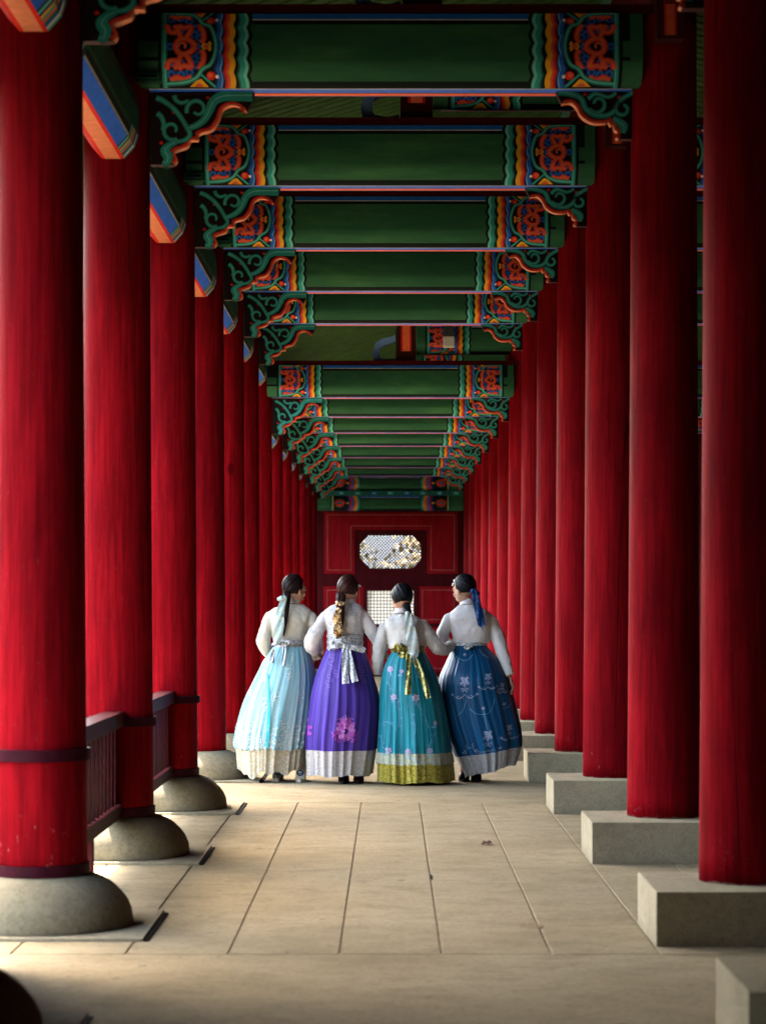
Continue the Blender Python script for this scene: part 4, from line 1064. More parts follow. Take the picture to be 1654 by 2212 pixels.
def braid(mb, pts, r0, r1, n=9):
    Lc = crom([tuple(p) for p in pts], 12); m = len(Lc)
    for s in (0, 1, 2):
        path = []
        for i, p in enumerate(Lc):
            t = i / (m - 1); a = t * n * 2 * math.pi / 1.5 + s * 2.094; r = (r0 + (r1 - r0) * t)
            path.append((p[0] + 0.55 * r * math.sin(a), p[1] - 0.45 * r * math.sin(2 * a), p[2]))
        nn = 10; rows = []
        pv = [Vector(q) for q in path]
        for i, p in enumerate(pv):
            t = (pv[min(i + 1, m - 1)] - pv[max(i - 1, 0)]).normalized(); a_ = t.cross(Vector((0, 1, 0))).normalized(); b_ = a_.cross(t).normalized(); r = (r0 + (r1 - r0) * i / (m - 1)) * 0.68
            rows.append([p + a_ * r * math.cos(2 * math.pi * j / nn) + b_ * r * math.sin(2 * math.pi * j / nn) for j in range(nn)])
        ids = mb.grid(rows, 0, True, uvs=lambda i, j: (j / nn * 0.3, i / 14.0)); mb.face(ids[0][::-1], 0, [(0, 0)] * nn); mb.face(ids[-1], 0, [(0, 0)] * nn)

def shoe_mesh(mb, x, y, h, L_=0.24, w_=0.088, toe=0.0):
    prof = [(-0.02, 0.8, 0.055), (0.02, 0.95, 0.075), (0.08, 0.9, 0.075), (0.15, 1.0, 0.06), (0.21, 0.95, 0.05), (0.24, 0.6, 0.036)]
    rows = []
    for yy, ws, hh in prof:
        hh2 = h if yy < 0.05 else hh
        rows.append([Vector((x + w_ / 2 * ws * math.copysign(abs(math.cos(a)) ** 0.7, math.cos(a)), y + yy, max(0.02, 0.02 + hh2 * max(0, math.sin(a)) ** 0.8))) for a in [math.pi * 2 * j / 20 for j in range(20)]])
    ids = mb.grid(rows, 0, True); mb.face(ids[0][::-1]); mb.face(ids[-1])
def sole_mesh(mb, x, y, w_=0.095):
    out = [(x + w_ / 2 * ws * math.cos(a), y + 0.11 + 0.138 * math.sin(a)) for a in [2 * math.pi * j / 26 for j in range(26)] for ws in ((0.92 + 0.08 * math.sin(a)),)]
    A = [mb.vert((p[0], p[1], 0.0)) for p in out]; B = [mb.vert((p[0] * 1.0, p[1], 0.028)) for p in out]
    mb.face(A[::-1]); mb.face(B)
    for k in range(26): mb.face((A[k], A[(k + 1) % 26], B[(k + 1) % 26], B[k]))

def woman(W):
    y, off = W['y'], W['off']; X = lambda cx, cy, dy=0.0: pa(cx, cy, y + dy, off)
    mid = pa(W['mid'], 2100, y, off)
    base = empty('person', (mid.x, y, 0), W['label'], 'person', 'four women in long gowns')
    inv = Vector((-mid.x, -y, 0))
    def place(o): o.location = inv if o.parent == base else (0, 0, 0); return o
    for key, sg in (('armL', 1), ('armR', -1)):
        a0 = W[key][0]; W[key] = [(a0[0] + 10 * sg, a0[1] + 46, a0[2])] + W[key][1:]
    for key, sg in (('armL', 1), ('armR', -1)):
        a1 = W[key][1]; W[key][1] = (a1[0] + 8 * sg, a1[1] + 10, a1[2])
    W['rL'] = [0.047] + [W['rL'][1] * 0.82] + [q * 0.87 for q in W['rL'][2:]]; W['rR'] = [0.047] + [W['rR'][1] * 0.82] + [q * 0.87 for q in W['rR'][2:]]
    # ---- body (one continuous skin surface, mostly under the clothes)
    b = MB(); hc = X(*W['head'])
    Rm = head_body(b, hc, W['yaw'], W['pitch'])
    nk = X(*W['collar']); waist = X(W['waist'], W['hem']); hip = X(W['waist'], 1050)
    b.tube([hc + Vector((0, -0.005, -0.06)), nk + Vector((0, 0.0, 0.01)), nk + Vector((0, 0.01, -0.05))], [0.044, 0.046, 0.052], n=16)
    sL, sR = W['armL'][0], W['armR'][0]
    chest = X((sL[0] + sR[0]) / 2, (sL[1] + sR[1]) / 2 + 110)
    b.tube([nk + Vector((0, 0.01, -0.02)), nk + Vector((0, 0.01, -0.06)), chest, waist, hip, hip + Vector((0, 0, -0.1))], [0.045, 0.075, 0.092, 0.070, 0.10, 0.10], n=20, ell=0.8)
    for side, arm in ((-1, W['armL']), (1, W['armR'])):
        pts = [X(a[0], a[1], a[2]) for a in arm]
        if W['i'] == 2 and side < 0: pts[-1] = pts[-1] + Vector((0, 0.06, 0.16))
        b.tube([nk + Vector((side * 0.03, 0.01, -0.05))] + pts, [0.04] + [0.040, 0.036, 0.032, 0.028, 0.024][:len(pts)], n=14)
        d = (pts[-1] - pts[-2]).normalized()
        hd = W.get('hand' + ('L' if side < 0 else 'R'))
        d = Vector(hd[0]) if hd else d
        hand(b, pts[-1] + d * 0.02, d, Vector(hd[1]) if hd else Vector((0, 1, 0.2)), Vector(hd[2]) if hd else Vector((-side, 0, 0)), 0.92)
    for fx in W['feet']:
        b.tube([hip + Vector((0.0, 0, -0.02)), Vector(((hip.x + fx[0]) / 2, y + fx[1] * 0.5, 0.46)), Vector((fx[0], y + fx[1], 0.09)), Vector((fx[0], y + fx[1] + 0.04, 0.05))], [0.085, 0.055, 0.036, 0.036], n=14)
    body = fuse(b, 'body', skin, base, 0.0048, 3); place(body)
    for s in (-1, 1):
        e = MB(); e.ball(hc + Rm @ Vector((s * 0.030, 0.0815, 0.000)), (0.0095, 0.005, 0.005), 0, 12, 8, Rm); e.ball(hc + Rm @ Vector((s * 0.030, 0.0855, 0.000)), (0.0042, 0.002, 0.0042), 1, 10, 6, Rm)
        o = e.build('eye', [simple('eye_white', (0.7, 0.68, 0.65), 0.3), M['black_gap']], body, smooth=True)
    # ---- hair
    h = MB(); root = X(*W['root']); hair_cap(h, hc, Rm, root, W.get('hs', 1.0))
    braid(h, [X(*p) for p in W['braid']], W['br'][0], W['br'][1])
    hair = h.build('hair', HAIR[W['i']], base, smooth=True, recalc=True); place(hair)
    if W.get('pin'):
        p = MB(); c0 = X(*W['pin']); rn = random.Random(W['i'])
        for k in range(9): p.ball(c0 + Vector((rn.gauss(0, 0.009), rn.gauss(0, 0.006), rn.gauss(0, 0.012))), rn.uniform(0.004, 0.0075), 0, 8, 6)
        p.build('hairpin', simple('pearl', (0.8, 0.78, 0.72), 0.25, 0.1, 20, 0.6), hair, smooth=True)
    # ---- jacket: torso and both sleeves in one cloth
    j = MB(); rows = []
    for ti, (cy, L, Rr, ry, dy) in enumerate(W['torso']):
        kx = (1, 1, 1.02, 1.06, 1.10, 1.16, 1.06)[ti]; mx_ = (L + Rr) / 2; L, Rr = mx_ - (mx_ - L) * kx, mx_ + (Rr - mx_) * kx
        a = X(L, cy); c = X(Rr, cy); cx_ = (a.x + c.x) / 2; rx = (c.x - a.x) / 2
        rows.append([Vector((cx_ + rx * math.copysign(abs(math.cos(t)) ** 0.9, math.cos(t)), y + dy + ry * math.sin(t), a.z + W.get('lift', 0) * (1 if cy > W['hem'] - 30 else 0) * math.exp(-((cx_ + rx * math.cos(t) - X(W.get('liftx', 0), 0).x) / 0.06) ** 2) * (1 if math.sin(t) < 0 else 0))) for t in [2 * math.pi * q / 40 for q in range(40)]])
    ids = j.grid(rows, 0, True); j.face(ids[0][::-1]); j.face(ids[-1])
    for arm, rr in ((W['armL'], W['rL']), (W['armR'], W['rR'])):
        pts = crom([tuple(X(a[0], a[1], a[2])) for a in arm], 4)
        rad = crom([(r,) for r in rr], 4); rad = [r[0] for r in rad]
        j.tube(pts, rad, n=20, ell=1.0); j.ball(pts[0], rad[0], nu=18, nv=12)
    jacket = fuse(j, 'jacket', W['jmats'], base, 0.0062, W.get('jit', 13), 0.020, clouds); place(jacket)
    # collar band
    cmb = MB(); c0 = X(*W['collar']); rows = []
    for dz, r in ((-0.024, 0.066), (0.0, 0.057), (0.020, 0.052), (0.022, 0.047), (0.0, 0.050)):
        rows.append([c0 + Vector((r * math.cos(a), 0.008 + r * 1.0 * math.sin(a), dz - 0.012 * math.sin(a))) for a in [2 * math.pi * q / 28 for q in range(28)]])
    cmb.grid(rows, 0, True); o = cmb.build('collar', W['cmat'], base, smooth=True); o.parent = jacket
    # ---- skirt
    S = Skirt(W['skirt'], y, off, W['ry'], W['i'] * 7 + 3, W.get('amp', (0.004, 0.019)), W.get('tilt', 0), W.get('wav', 0))
    s = MB(); W['draw'](S, s)
    skirt = s.build('skirt', W['smats'], base, smooth=True); place(skirt)
    hm = MB(); S.surf(hm, W['hemcy'][0], W['hemcy'][1], 0, m=14, off=W['hemcy'][2], wob=W.get('hwob')); 
    hm.build('hem', W['hmat'], skirt, smooth=True)
    if W.get('under'): W['under'](S, skirt, place)
    # ---- sash and bow
    sa = MB(); c_t, c_b, L, Rr = W['sash']; rows = []
    for q in range(9):
        cy = c_t + (c_b - c_t) * q / 8; a = X(L, cy); c = X(Rr, cy); cx_ = (a.x + c.x) / 2; rx = (c.x - a.x) / 2 + 0.004 * math.sin(q * 1.9)
        rows.append([Vector((cx_ + rx * math.cos(t), y + 0.0 + min(0.125, rx * 0.9) * math.sin(t), a.z + 0.003 * math.sin(5 * t))) for t in [2 * math.pi * v / 64 for v in range(64)]])
    ids = sa.grid(rows, 0, True); sa.face(ids[0][::-1]); sa.face(ids[-1])
    sash = sa.build('sash', W['sashmat'], base, smooth=True); place(sash)
    bw = MB()
    for pts, dy in W.get('bow', []): strip3(bw, pts, y - 0.145 + dy, off, 0, False, 0.014, 0.006, 0, 0.03)
    if W.get('bow'): bw.build('bow', W['sashmat'], sash, smooth=False, autos=True)
    for pts in W.get('tails', []):
        tb = MB(); strip3(tb, pts, y - W.get('taily', 0.19), off, 0, W.get('tpoint', False), 0.005, 0.006, W.get('lean', -0.0004), 0.01); tb.build('sash_tail', W['sashmat'], sash, autos=True)
    # ---- hair ribbon
    for q, pts in enumerate(W['ribbon']):
        rb = MB(); strip3(rb, pts, y - W['riby'] - 0.012 * q, off, 0, q > 0 or True, 0.005, 0.004, 0, 0.02)
        rb.build('hair_ribbon', W['ribmat'], base, autos=True); place(bpy.data.objects[rb_name()])
    # knot on the ribbon
    kb = MB()
    for p, r in W['knot']: kb.ball(X(*p), r, 0, 14, 8)
    o = kb.build('ribbon_knot', W['ribmat'], base, smooth=True); place(o)
    # ---- shoes
    for n_, fx in enumerate(W['feet']):
        if not W.get('shoe'): continue
        up, so = W['shoe'][:2]
        sh = MB(); shoe_mesh(sh, fx[0], y + fx[1] - 0.02, W['shoe'][2]); o = sh.build('shoe', up[n_ % len(up)], base, smooth=True); place(o)
        sm_ = MB(); sole_mesh(sm_, fx[0], y + fx[1] - 0.045); sm_.build('sole', so, o, autos=True)
        if W.get('tab'):
            t = MB(); yy = y + fx[1] - 0.052
            t.ball((fx[0], yy + 0.012, 0.075), (0.03, 0.014, 0.026), 0, 14, 8)
            for a in (-0.6, 0, 0.6): t.poly([(fx[0] + math.sin(a) * 0.018 + 0.0045 * math.cos(q) * math.cos(a) + 0.010 * math.sin(q) * math.sin(a), yy - 0.004, 0.068 + math.cos(a) * 0.014 - 0.0045 * math.cos(q) * math.sin(a) + 0.010 * math.sin(q) * math.cos(a)) for q in [2 * math.pi * v / 8 for v in range(8)]], 1)
            for zz in (0.062, 0.066): t.box(fx[0] - 0.014, fx[0] + 0.014, yy - 0.0045, yy - 0.003, zz, zz + 0.002, 1)
            t.build('heel_tab', [simple('navy_suede', (0.01, 0.03, 0.09), 0.7), emb_white], o, smooth=False)
    return base
def rb_name(): return [o.name for o in bpy.data.objects if o.name.startswith('hair_ribbon')][-1]

rn = random.Random(11)
# ---------- first woman, ice blue gown
def draw1(S, s):
    S.surf(s, 812, 1770, 0, m=60, wob=lambda th: 18 * abs(math.sin(th * 14)))
    for _ in range(1900):   # lace thickening towards the hem
        th = rn.uniform(0, 6.283); cy = 1768 - abs(rn.gauss(0, 105)); r = rn.uniform(4, 9)
        p = [S.pt(th + r * 0.0016 * math.cos(a) * rn.uniform(0.8, 1.2), cy + r * math.sin(a), 0.004) for a in [2 * math.pi * k / 6 for k in range(6)]]
        s.poly(p, 1 if rn.random() < 0.75 else 2)
    for (cx, cy, w_, h_) in ((395, 1080, 26, 80), (635, 1060, 34, 95), (505, 1290, 38, 85), (405, 1350, 28, 90), (730, 1290, 30, 85), (575, 1540, 44, 110), (270, 1580, 50, 110), (160, 1560, 30, 100), (720, 1600, 50, 90), (250, 1240, 16, 40), (660, 900, 14, 50)):
        for _ in range(34):
            a = rn.gauss(0, 0.42) * w_; c = rn.gauss(0, 0.42) * h_
            S.blob(s, cx + a, cy + c, rn.uniform(3, 7), 2 if rn.random() < 0.6 and cx > 450 else 1, rn.uniform(3, 8), rn.uniform(0, 3), 0.005)
    S.vine(s, crom([(425, 1060), (437, 1250), (440, 1450), (432, 1620), (415, 1760)], 6), lambda t: 12 + 26 * t, 3, 0.006)
c1m = cloth('ice_blue_organza', (0.05, 0.30, 0.40), (0.46, 0.60, 0.62), 30, 0.5, 0.15, 0, None)
lace = cloth('ivory_lace', (0.488, 0.436, 0.317), (0.594, 0.574, 0.515), 16, 0.6, 0.3, 0, 'brocade', (0.43, 0.37, 0.25), 40, pth=(0.1, 0.2))
cream = cloth('ivory_silk', (0.605, 0.576, 0.490), (0.662, 0.641, 0.576), 9, 0.5, 0.4, uv=False, trans=0.12)
white_emb = cloth('white_embroidered_silk', (0.672, 0.640, 0.656), (0.754, 0.730, 0.738), 9, 0.45, 0.4, 0, 'floral', (0.312, 0.303, 0.328), 45, uv=False, trans=0.1)
white_lace = cloth('white_lace_silk', (0.655, 0.622, 0.622), (0.756, 0.731, 0.722), 9, 0.5, 0.4, 0, 'floral', (0.739, 0.731, 0.722), 60, uv=False, trans=0.1, bstr=0.5)
white_silk = cloth('white_silk', (0.672, 0.638, 0.664), (0.756, 0.722, 0.739), 9, 0.42, 0.4, uv=False, trans=0.12)
woman(dict(i=0, y=18.52, off=0.0, mid=470, label='woman in an ice blue gown with ivory lace hem, mint hair ribbon and sneakers',
    head=(672, 252), yaw=R(-48), pitch=R(8), collar=(650, 375), waist=620, hem=748, root=(585, 300, -0.02),
    braid=[(592, 290, -0.045), (595, 350, -0.10), (588, 440, -0.13), (575, 560, -0.14), (560, 660, -0.14), (552, 700, -0.14)], br=(0.030, 0.012),
    armL=[(425, 478, 0), (392, 620, -0.01), (372, 740, 0.0), (395, 840, 0.05), (440, 880, 0.16)], rL=[0.060, 0.064, 0.066, 0.058, 0.045],
    armR=[(830, 478, 0), (872, 620, 0), (880, 760, 0.04), (890, 860, 0.12), (870, 900, 0.20)], rR=[0.060, 0.060, 0.060, 0.056, 0.045],
    torso=[(752, 462, 778, 0.110, 0.005), (690, 455, 785, 0.113, 0.0), (600, 440, 805, 0.115, 0.0), (520, 430, 825, 0.112, 0), (465, 455, 815, 0.098, 0), (425, 520, 770, 0.075, 0), (395, 580, 720, 0.056, 0.0)],
    rib=0, jmats=[cream], cmat=cream,
    skirt=[(805, 462, 792), (850, 432, 815), (950, 365, 850), (1100, 290, 878), (1300, 192, 885), (1500, 130, 868), (1700, 92, 838), (1850, 95, 815), (2040, 105, 790)], ry=0.30, draw=draw1, smats=[c1m, emb_white, emb_silver, emb_turq], wav=0.03,
    hemcy=(1690, 2010, -0.018), hmat=lace, hwob=lambda th: 22 * math.sin(3 * th + 1.2) + 10 * math.sin(11 * th),
    sash=(742, 826, 470, 775), sashmat=silver_o, bow=[([(560, 792, 26), (510, 770, 44), (465, 788, 30), (452, 806, 10)], 0), ([(570, 788, 26), (610, 768, 40), (650, 770, 46), (662, 782, 20)], 0), ([(560, 770, 30), (578, 800, 34)], -0.02)],
    tails=[[(470, 835, 34), (460, 890, 38), (450, 965, 42)], [(568, 805, 32), (570, 900, 36), (560, 992, 40)]], taily=0.175, lean=-0.0003,
    ribbon=[[(572, 335, 50), (545, 420, 66), (530, 520, 84), (530, 600, 88), (528, 655, 70)], [(540, 520, 60), (520, 640, 86), (505, 730, 88), (498, 775, 50)]], riby=0.165, ribmat=minirib, knot=[((545, 345, -0.17), 0.022), ((520, 352, -0.165), 0.016), ((575, 338, -0.165), 0.018)],
    feet=[(-0.905, 0.02), (-0.720, -0.07)], shoe=([simple('grey_suede', (0.16, 0.17, 0.17), 0.7), simple('white_leather', (0.62, 0.60, 0.55), 0.4)], simple('shoe_sole', (0.52, 0.47, 0.38), 0.6), 0.085), tab=True))
# ---------- second woman, violet gown
def draw2(S, s):
    S.surf(s, 822, 1795, 0, m=60)
    for k in range(11):
        a = k / 11 * 2 * math.pi; S.blob(s, 1165 + 62 * math.cos(a), 1600 + 62 * math.sin(a), 34, 1 if k % 2 else 2, 24, a, 0.005)
    for k in range(40): S.blob(s, 1165 + rn.gauss(0, 34), 1590 + rn.gauss(0, 50), rn.uniform(6, 14), rn.choice((1, 2)), rn.uniform(6, 16), rn.uniform(0, 3), 0.006 + 0.0005 * (k % 5))
    for sx in (-1, 1):
        for (dx, dy, r, a0) in ((95, 10, 34, 0), (110, 60, 26, 90), (60, 95, 24, 200), (40, -95, 18, 30), (75, -60, 20, 120)): S.scroll(s, 1165 + sx * dx, 1600 + dy, r, a0 if sx > 0 else 180 - a0, sx, 1, 11)
    for k in range(7): S.vine(s, crom([(1165 + (k - 3) * 9, 1560), (1165 + (k - 3) * 16, 1490), (1165 + (k - 3) * 26, 1450 + abs(k - 3) * 14)], 4), 6, 2)
    for k in range(9): S.blob(s, 815 + rn.gauss(0, 9), 1600 + rn.gauss(0, 60), 12, 1, 16)
    for (x0, y0) in ((1025, 960), (1010, 1080), (1070, 1040), (1300, 1000), (1320, 1090), (1030, 890), (990, 1140)):
        S.scroll(s, x0, y0, 26, 40, 1, 3, 4); S.scroll(s, x0 + 20, y0 + 40, 20, 200, -1, 3, 4)
    for th0 in (0.6, 1.6, 2.6):
        for k in range(60):
            th = th0 + rn.gauss(0, 0.16); cy = 1600 + rn.gauss(0, 70); r = 12
            s.poly([S.pt(th + r * 0.003 * math.cos(a), cy + r * math.sin(a), 0.005) for a in [2 * math.pi * q / 6 for q in range(6)]], 1)
c2m = cloth('violet_organza', (0.022, 0.010, 0.16), (0.11, 0.055, 0.42), 30, 0.45, 0.12)
def under2(S, skirt, place):
    b = MB(); S.vine(b, crom([(850, 1795), (852, 1900), (856, 2030)], 4), 8, 0, 0.006); b.build('seam_ribbon', c2m, skirt)
woman(dict(i=1, y=18.34, off=0.0, mid=1180, label='woman in a violet gown with magenta flower, silver bow and gold hair ribbon',
    head=(1190, 262), yaw=R(-24), pitch=R(10), collar=(1185, 378), waist=1155, hem=705, root=(1110, 325, -0.02), pin=(1286, 228, -0.02),
    braid=[(1115, 310, -0.05), (1110, 380, -0.11), (1112, 470, -0.135), (1112, 560, -0.14), (1100, 640, -0.14), (1092, 690, -0.14)], br=(0.036, 0.014),
    armL=[(955, 480, 0), (912, 590, 0.0), (862, 700, 0.0), (830, 790, 0.02), (875, 850, 0.10)], rL=[0.060, 0.066, 0.072, 0.070, 0.055],
    armR=[(1338, 472, 0), (1378, 580, 0.0), (1430, 690, 0.0), (1485, 780, 0.02), (1528, 850, 0.06)], rR=[0.060, 0.062, 0.064, 0.060, 0.056],
    torso=[(702, 985, 1330, 0.110, 0.005), (650, 982, 1330, 0.113, 0), (570, 968, 1335, 0.115, 0), (510, 960, 1338, 0.112, 0), (455, 975, 1325, 0.098, 0), (415, 1040, 1290, 0.075, 0), (388, 1120, 1245, 0.054, 0)],
    jmats=[white_emb], cmat=white_emb,
    skirt=[(815, 985, 1335), (860, 962, 1352), (950, 925, 1385), (1080, 872, 1425), (1250, 828, 1476), (1420, 803, 1490), (1600, 780, 1476), (1800, 776, 1450), (2040, 790, 1415)], ry=0.27, draw=draw2, smats=[c2m, emb_pink, emb_pinklt, emb_violet],
    hemcy=(1780, 2037, -0.004), hmat=silver, under=under2,
    sash=(690, 838, 980, 1328), sashmat=silver_o, bow=[([(1155, 805, 40), (1090, 800, 50), (1020, 825, 40), (1000, 850, 14)], 0), ([(1165, 812, 40), (1230, 818, 52), (1320, 838, 62), (1345, 850, 30)], 0), ([(1160, 785, 44), (1165, 825, 50)], -0.02), ([(1030, 770, 40), (1100, 775, 50), (1160, 790, 40)], 0.01)],
    tails=[[(1150, 825, 50), (1152, 950, 64), (1155, 1060, 66), (1160, 1165, 66)], [(1180, 840, 44), (1205, 950, 58), (1228, 1050, 62), (1250, 1148, 64)]], taily=0.19, lean=-0.00035,
    ribbon=[[(1100, 440, 40), (1080, 500, 66), (1078, 560, 80), (1085, 600, 66)], [(1088, 570, 50), (1088, 630, 84), (1086, 690, 80), (1082, 712, 56)]], riby=0.17, ribmat=goldrib, knot=[((1085, 388, -0.150), 0.020), ((1112, 396, -0.155), 0.020), ((1140, 396, -0.150), 0.014)],
    feet=[(-0.372, -0.03), (-0.252, -0.03)], shoe=([simple('plum_leather', (0.035, 0.018, 0.028), 0.45)], simple('plum_sole', (0.02, 0.012, 0.016), 0.6), 0.12)))
# ---------- third woman, turquoise gown with gold hem (second picture crop: offset in x)
OB = -0.221 + 1.317
def draw3(S, s):
    S.surf(s, 862, 1925, 0, m=64)
    fl_ = [(270, 1020, 34), (300, 1285, 36), (505, 1290, 42), (245, 1790, 36), (435, 1800, 40), (640, 1790, 34), (690, 1530, 26), (375, 1040, 22), (545, 1050, 24)]
    for k, (cx, cy, r) in enumerate(fl_):
        S.flower(s, cx, cy, r * 0.95, 1 if k not in (5, 6) else 2, 2, 6)
        for q in range(3): S.blob(s, cx + rn.gauss(0, r * 0.6), cy + r + rn.uniform(0, 18), 8, 3, 14, rn.uniform(-1, 1))
    paths = [[(270, 1060), (262, 1150), (300, 1240), (340, 1310), (345, 1400)], [(300, 1330), (345, 1400), (350, 1520), (320, 1600)], [(505, 1335), (555, 1400), (600, 1470), (630, 1580)],
             [(440, 1330), (470, 1450), (500, 1560), (495, 1640)], [(170, 1640), (180, 1720), (210, 1780)], [(180, 1560), (200, 1530), (250, 1520), (290, 1560)], [(435, 1840), (470, 1870), (520, 1900)],
             [(690, 1330), (720, 1450), (740, 1560)], [(700, 1620), (650, 1700), (640, 1760)]]
    for p in paths:
        q = crom(p, 6); S.vine(s, q, 4.5, 3)
        for k in range(2, len(q) - 1, 4): S.scroll(s, q[k][0] + rn.choice((-16, 16)), q[k][1], 15, rn.uniform(0, 360), rn.choice((-1, 1)), 3, 3.6)
    for th0 in (0.4, 1.1, 1.8, 2.6):
        for k in range(50):
            th = th0 + rn.gauss(0, 0.12); cy = rn.choice((1290, 1790)) + rn.gauss(0, 30)
            s.poly([S.pt(th + 0.03 * math.cos(a), cy + 10 * math.sin(a), 0.005) for a in [2 * math.pi * q / 6 for q in range(6)]], 1)
c3m = cloth('turquoise_organza', (0.002, 0.085, 0.14), (0.02, 0.34, 0.42), 28, 0.34, 0.12)
def sheer_mat():
    m, nt, b = new_mat('sheer_gauze')
    b.inputs['Base Color'].default_value = (0.55, 0.66, 0.55, 1); b.inputs['Roughness'].default_value = 0.5
    tp = nt.nodes.new('ShaderNodeBsdfTransparent'); mx = nt.nodes.new('ShaderNodeMixShader'); mx.inputs[0].default_value = 0.30
    nt.links.new(ramp(nt, noise_n(nt, coords(nt), 60, 2), [(0.3, (0.5, 0.6, 0.5)), (0.7, (0.65, 0.72, 0.6))]), b.inputs['Base Color'])
    nt.links.new(tp.outputs[0], mx.inputs[1]); nt.links.new(b.outputs[0], mx.inputs[2]); nt.links.new(mx.outputs[0], nt.nodes['Material Output'].inputs[0]); return m
sheer = sheer_mat()
def draw3b(S, s):
    draw3_core = draw3
    S.surf(s, 862, 1822, 0, m=62)
def under3(S, skirt, place):
    b = MB(); S.surf(b, 1815, 1925, 0, m=6, off=0.007); b.build('sheer_edge', sheer, skirt, smooth=True)
_old = draw3
def draw3c(S, s):
    o = S.surf; S.surf = lambda mb, a, c, mi=0, **k: o(mb, a, 1822, mi, **k); _old(S, s); del S.surf
woman(dict(i=2, y=18.26, off=OB, mid=380, label='shortest woman, in a turquoise gown with gold hem, gold belt and pale hair ribbon',
    head=(374, 345), yaw=R(22), pitch=R(20), collar=(374, 466), waist=425, hem=815, root=(420, 400, -0.03), 
    braid=[(418, 400, -0.05), (430, 450, -0.10), (450, 520, -0.135), (462, 600, -0.14), (468, 700, -0.14), (470, 760, -0.14)], br=(0.028, 0.012),
    armL=[(208, 568, 0), (182, 680, 0.0), (168, 790, 0.02), (150, 930, 0.03), (142, 1075, 0.06)], rL=[0.056, 0.060, 0.062, 0.056, 0.046],
    armR=[(585, 560, 0), (640, 670, -0.01), (695, 790, -0.01), (765, 842, 0.03), (845, 800, 0.15)], rR=[0.056, 0.062, 0.062, 0.056, 0.048],
    torso=[(828, 250, 605, 0.110, 0.005), (770, 248, 608, 0.113, 0), (680, 235, 612, 0.115, 0), (610, 215, 605, 0.112, 0), (560, 228, 575, 0.096, 0), (520, 275, 510, 0.075, 0), (490, 320, 440, 0.052, 0)],
    jmats=[white_lace], cmat=white_silk,
    skirt=[(862, 280, 602), (900, 255, 618), (980, 218, 660), (1080, 186, 705), (1250, 160, 762), (1500, 150, 812), (1820, 128, 858), (2105, 125, 888)], ry=0.28, draw=draw3c, smats=[c3m, emb_flower, emb_lilac, emb_blue], amp=(0.004, 0.018),
    hemcy=(1805, 2098, -0.002), hmat=gold, under=under3,
    sash=(800, 895, 275, 600), sashmat=gold_o, bow=[([(300, 850, 60), (350, 810, 80), (410, 830, 50)], 0.01), ([(340, 870, 40), (390, 890, 60), (430, 885, 40)], 0.0), ([(410, 850, 40), (440, 880, 50), (520, 850, 40)], 0.0)],
    tails=[[(440, 880, 50), (442, 1000, 54), (440, 1130, 56), (438, 1272, 58)], [(500, 930, 50), (560, 1060, 52), (600, 1180, 54), (632, 1305, 44)]], taily=0.20, lean=-0.0003,
    ribbon=[[(440, 490, 60), (448, 580, 84), (460, 680, 100), (468, 760, 70)], [(470, 620, 60), (480, 740, 100), (490, 860, 104), (494, 905, 70)]], riby=0.165, ribmat=icerib, knot=[((432, 492, -0.160), 0.020), ((465, 505, -0.155), 0.016)],
    feet=[(0.14, 0.08), (0.26, 0.08)], shoe=([simple('black_leather', (0.012, 0.011, 0.012), 0.4)], M['black_gap'], 0.06)))
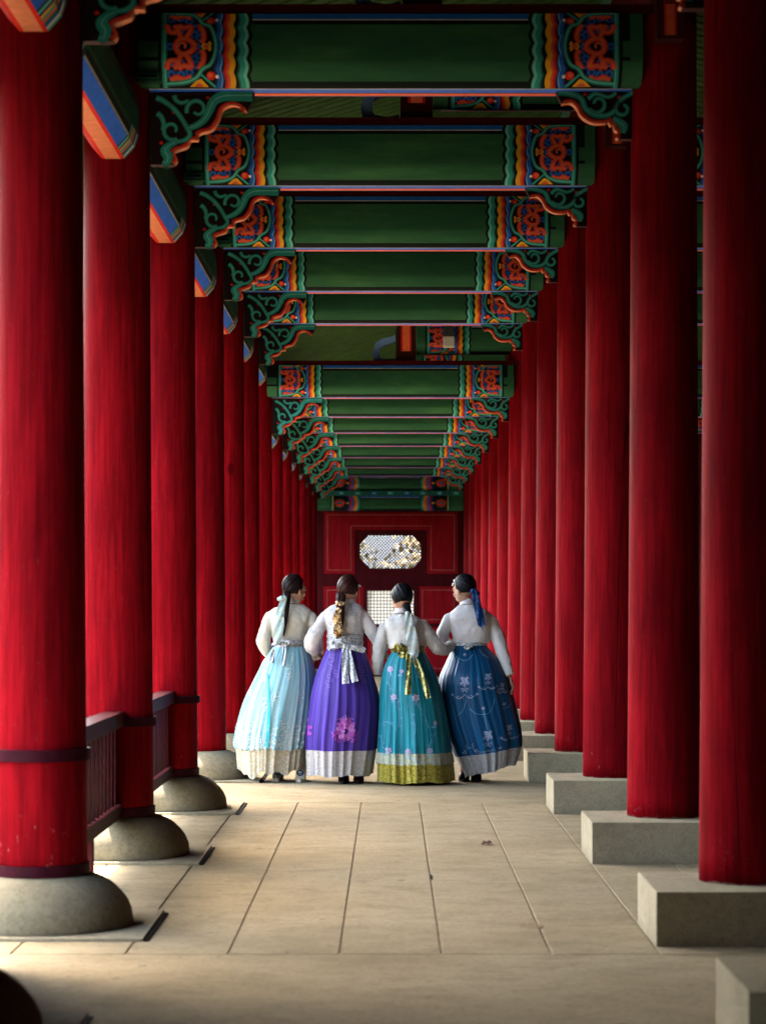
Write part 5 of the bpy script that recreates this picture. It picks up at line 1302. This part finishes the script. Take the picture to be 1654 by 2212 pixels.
# ---------- fourth woman, deep blue gown
def draw4(S, s):
    S.surf(s, 798, 1812, 0, m=60)
    def crest(cx, cy, k=1.0):
        S.flower(s, cx, cy, 34 * k, 1, 2, 6)
        for (dx, dy) in ((-30, 26), (30, 26), (0, 40), (-24, -22), (24, -22)): S.flower(s, cx + dx * k, cy + dy * k, 16 * k, 1, 2, 5)
        S.vine(s, [(cx, cy + 40 * k), (cx, cy + 100 * k)], 6, 1)
        for sx in (-1, 1):
            S.scroll(s, cx + sx * 26 * k, cy + 84 * k, 20 * k, 90, sx, 1, 5); S.scroll(s, cx + sx * 60 * k, cy + 150 * k, 22 * k, 200 if sx > 0 else -20, -sx, 1, 4.5)
            S.vine(s, crom([(cx, cy + 130 * k), (cx + sx * 40 * k, cy + 165 * k), (cx + sx * 90 * k, cy + 150 * k), (cx + sx * 120 * k, cy + 120 * k)], 5), 4.5, 1)
            S.scroll(s, cx + sx * 118 * k, cy + 130 * k, 14 * k, 0, sx, 1, 4)
    crest(970, 1120); crest(1188, 1640, 1.05); crest(1190, 1090, 0.75); crest(1400, 1600, 0.7); crest(1330, 1180, 0.5)
    S.flower(s, 1145, 1390, 18, 1); S.flower(s, 1350, 1370, 18, 1); S.flower(s, 975, 880, 16, 1)
    for k in range(16): S.blob(s, 1150 + k * 2.0, 1420 + k * 11, 3, 2, 4)
    for pth in ([(890, 890), (940, 925), (1000, 930), (1050, 880)], [(1110, 830), (1140, 880), (1200, 915)], [(1018, 1380), (1060, 1425), (1120, 1445), (1190, 1440), (1235, 1390), (1248, 1310)], [(985, 1300), (965, 1370), (930, 1420), (895, 1445)], [(1340, 1410), (1390, 1400), (1410, 1350)], [(940, 1780), (1020, 1740), (1080, 1780), (1180, 1790), (1290, 1770)]):
        S.vine(s, crom(pth, 6), 4.5, 2)
    for (x, y0) in ((985, 1720), (1045, 1715), (960, 1780), (1080, 1775), (1310, 1690), (1300, 1230), (1350, 1250)): S.scroll(s, x, y0, 18, 30, 1 if x % 2 else -1, 1, 4.5)
    for th0 in (0.4, 1.3, 2.2):
        for k in range(50):
            th = th0 + rn.gauss(0, 0.10); cy = 1640 + rn.gauss(0, 60)
            s.poly([S.pt(th + 0.022 * math.cos(a), cy + 9 * math.sin(a), 0.005) for a in [2 * math.pi * q / 6 for q in range(6)]], 1)
c4m = cloth('deep_blue_silk', (0.0015, 0.025, 0.085), (0.006, 0.11, 0.27), 28, 0.36, 0.12)
woman(dict(i=3, y=18.46, off=OB, mid=1080, label='woman in a deep blue gown with white floral sprays, silver hem and navy hair ribbon',
    head=(968, 250), yaw=R(46), pitch=R(14), collar=(1005, 385), waist=1040, hem=775, root=(1055, 262, -0.02), pin=(880, 186, -0.03),
    braid=[(1060, 262, -0.04), (1078, 330, -0.11), (1100, 420, -0.13), (1120, 500, -0.135), (1130, 560, -0.135)], br=(0.024, 0.012),
    armL=[(822, 498, 0), (795, 600, 0.0), (765, 700, 0.02), (795, 775, 0.06), (880, 790, 0.14)], rL=[0.058, 0.060, 0.060, 0.056, 0.046],
    armR=[(1232, 498, 0), (1282, 640, 0.0), (1318, 780, -0.01), (1368, 950, -0.05), (1412, 1090, -0.08)], rR=[0.060, 0.062, 0.064, 0.054, 0.042],
    handR=((0.30, -0.05, -1), (0.0, 1, 0.1), (-1, 0.0, -0.1)),
    torso=[(775, 868, 1222, 0.110, 0.005), (700, 862, 1228, 0.113, 0), (610, 848, 1234, 0.115, 0), (540, 832, 1238, 0.112, 0), (485, 850, 1215, 0.098, 0), (440, 900, 1140, 0.075, 0), (405, 945, 1065, 0.054, 0)],
    jmats=[white_silk], cmat=white_silk,
    skirt=[(798, 875, 1190), (850, 848, 1232), (930, 808, 1305), (1080, 740, 1388), (1250, 722, 1432), (1450, 752, 1482), (1650, 815, 1525), (1810, 885, 1532), (2010, 962, 1478)], ry=0.27, draw=draw4, smats=[c4m, emb_lilac, emb_blue], tilt=0.5, amp=(0.004, 0.018),
    hemcy=(1798, 1995, -0.004), hmat=silver,
    sash=(765, 812, 878, 1190), sashmat=silver_o, bow=[([(985, 800, 30), (1000, 815, 44), (1060, 800, 26)], 0.0)], tails=[[(1005, 800, 30), (1006, 815, 44), (1006, 836, 50)]],
    ribbon=[[(1062, 270, 44), (1090, 360, 66), (1110, 450, 76), (1130, 530, 80), (1142, 600, 70)]], riby=0.165, ribmat=navyrib, knot=[((1062, 272, -0.11), 0.022), ((1100, 300, -0.105), 0.020), ((1085, 268, -0.10), 0.016)],
    feet=[(0.590, -0.02), (0.690, 0.03)], shoe=([simple('black_leather_b', (0.014, 0.013, 0.014), 0.35)], M['black_gap'], 0.06)))
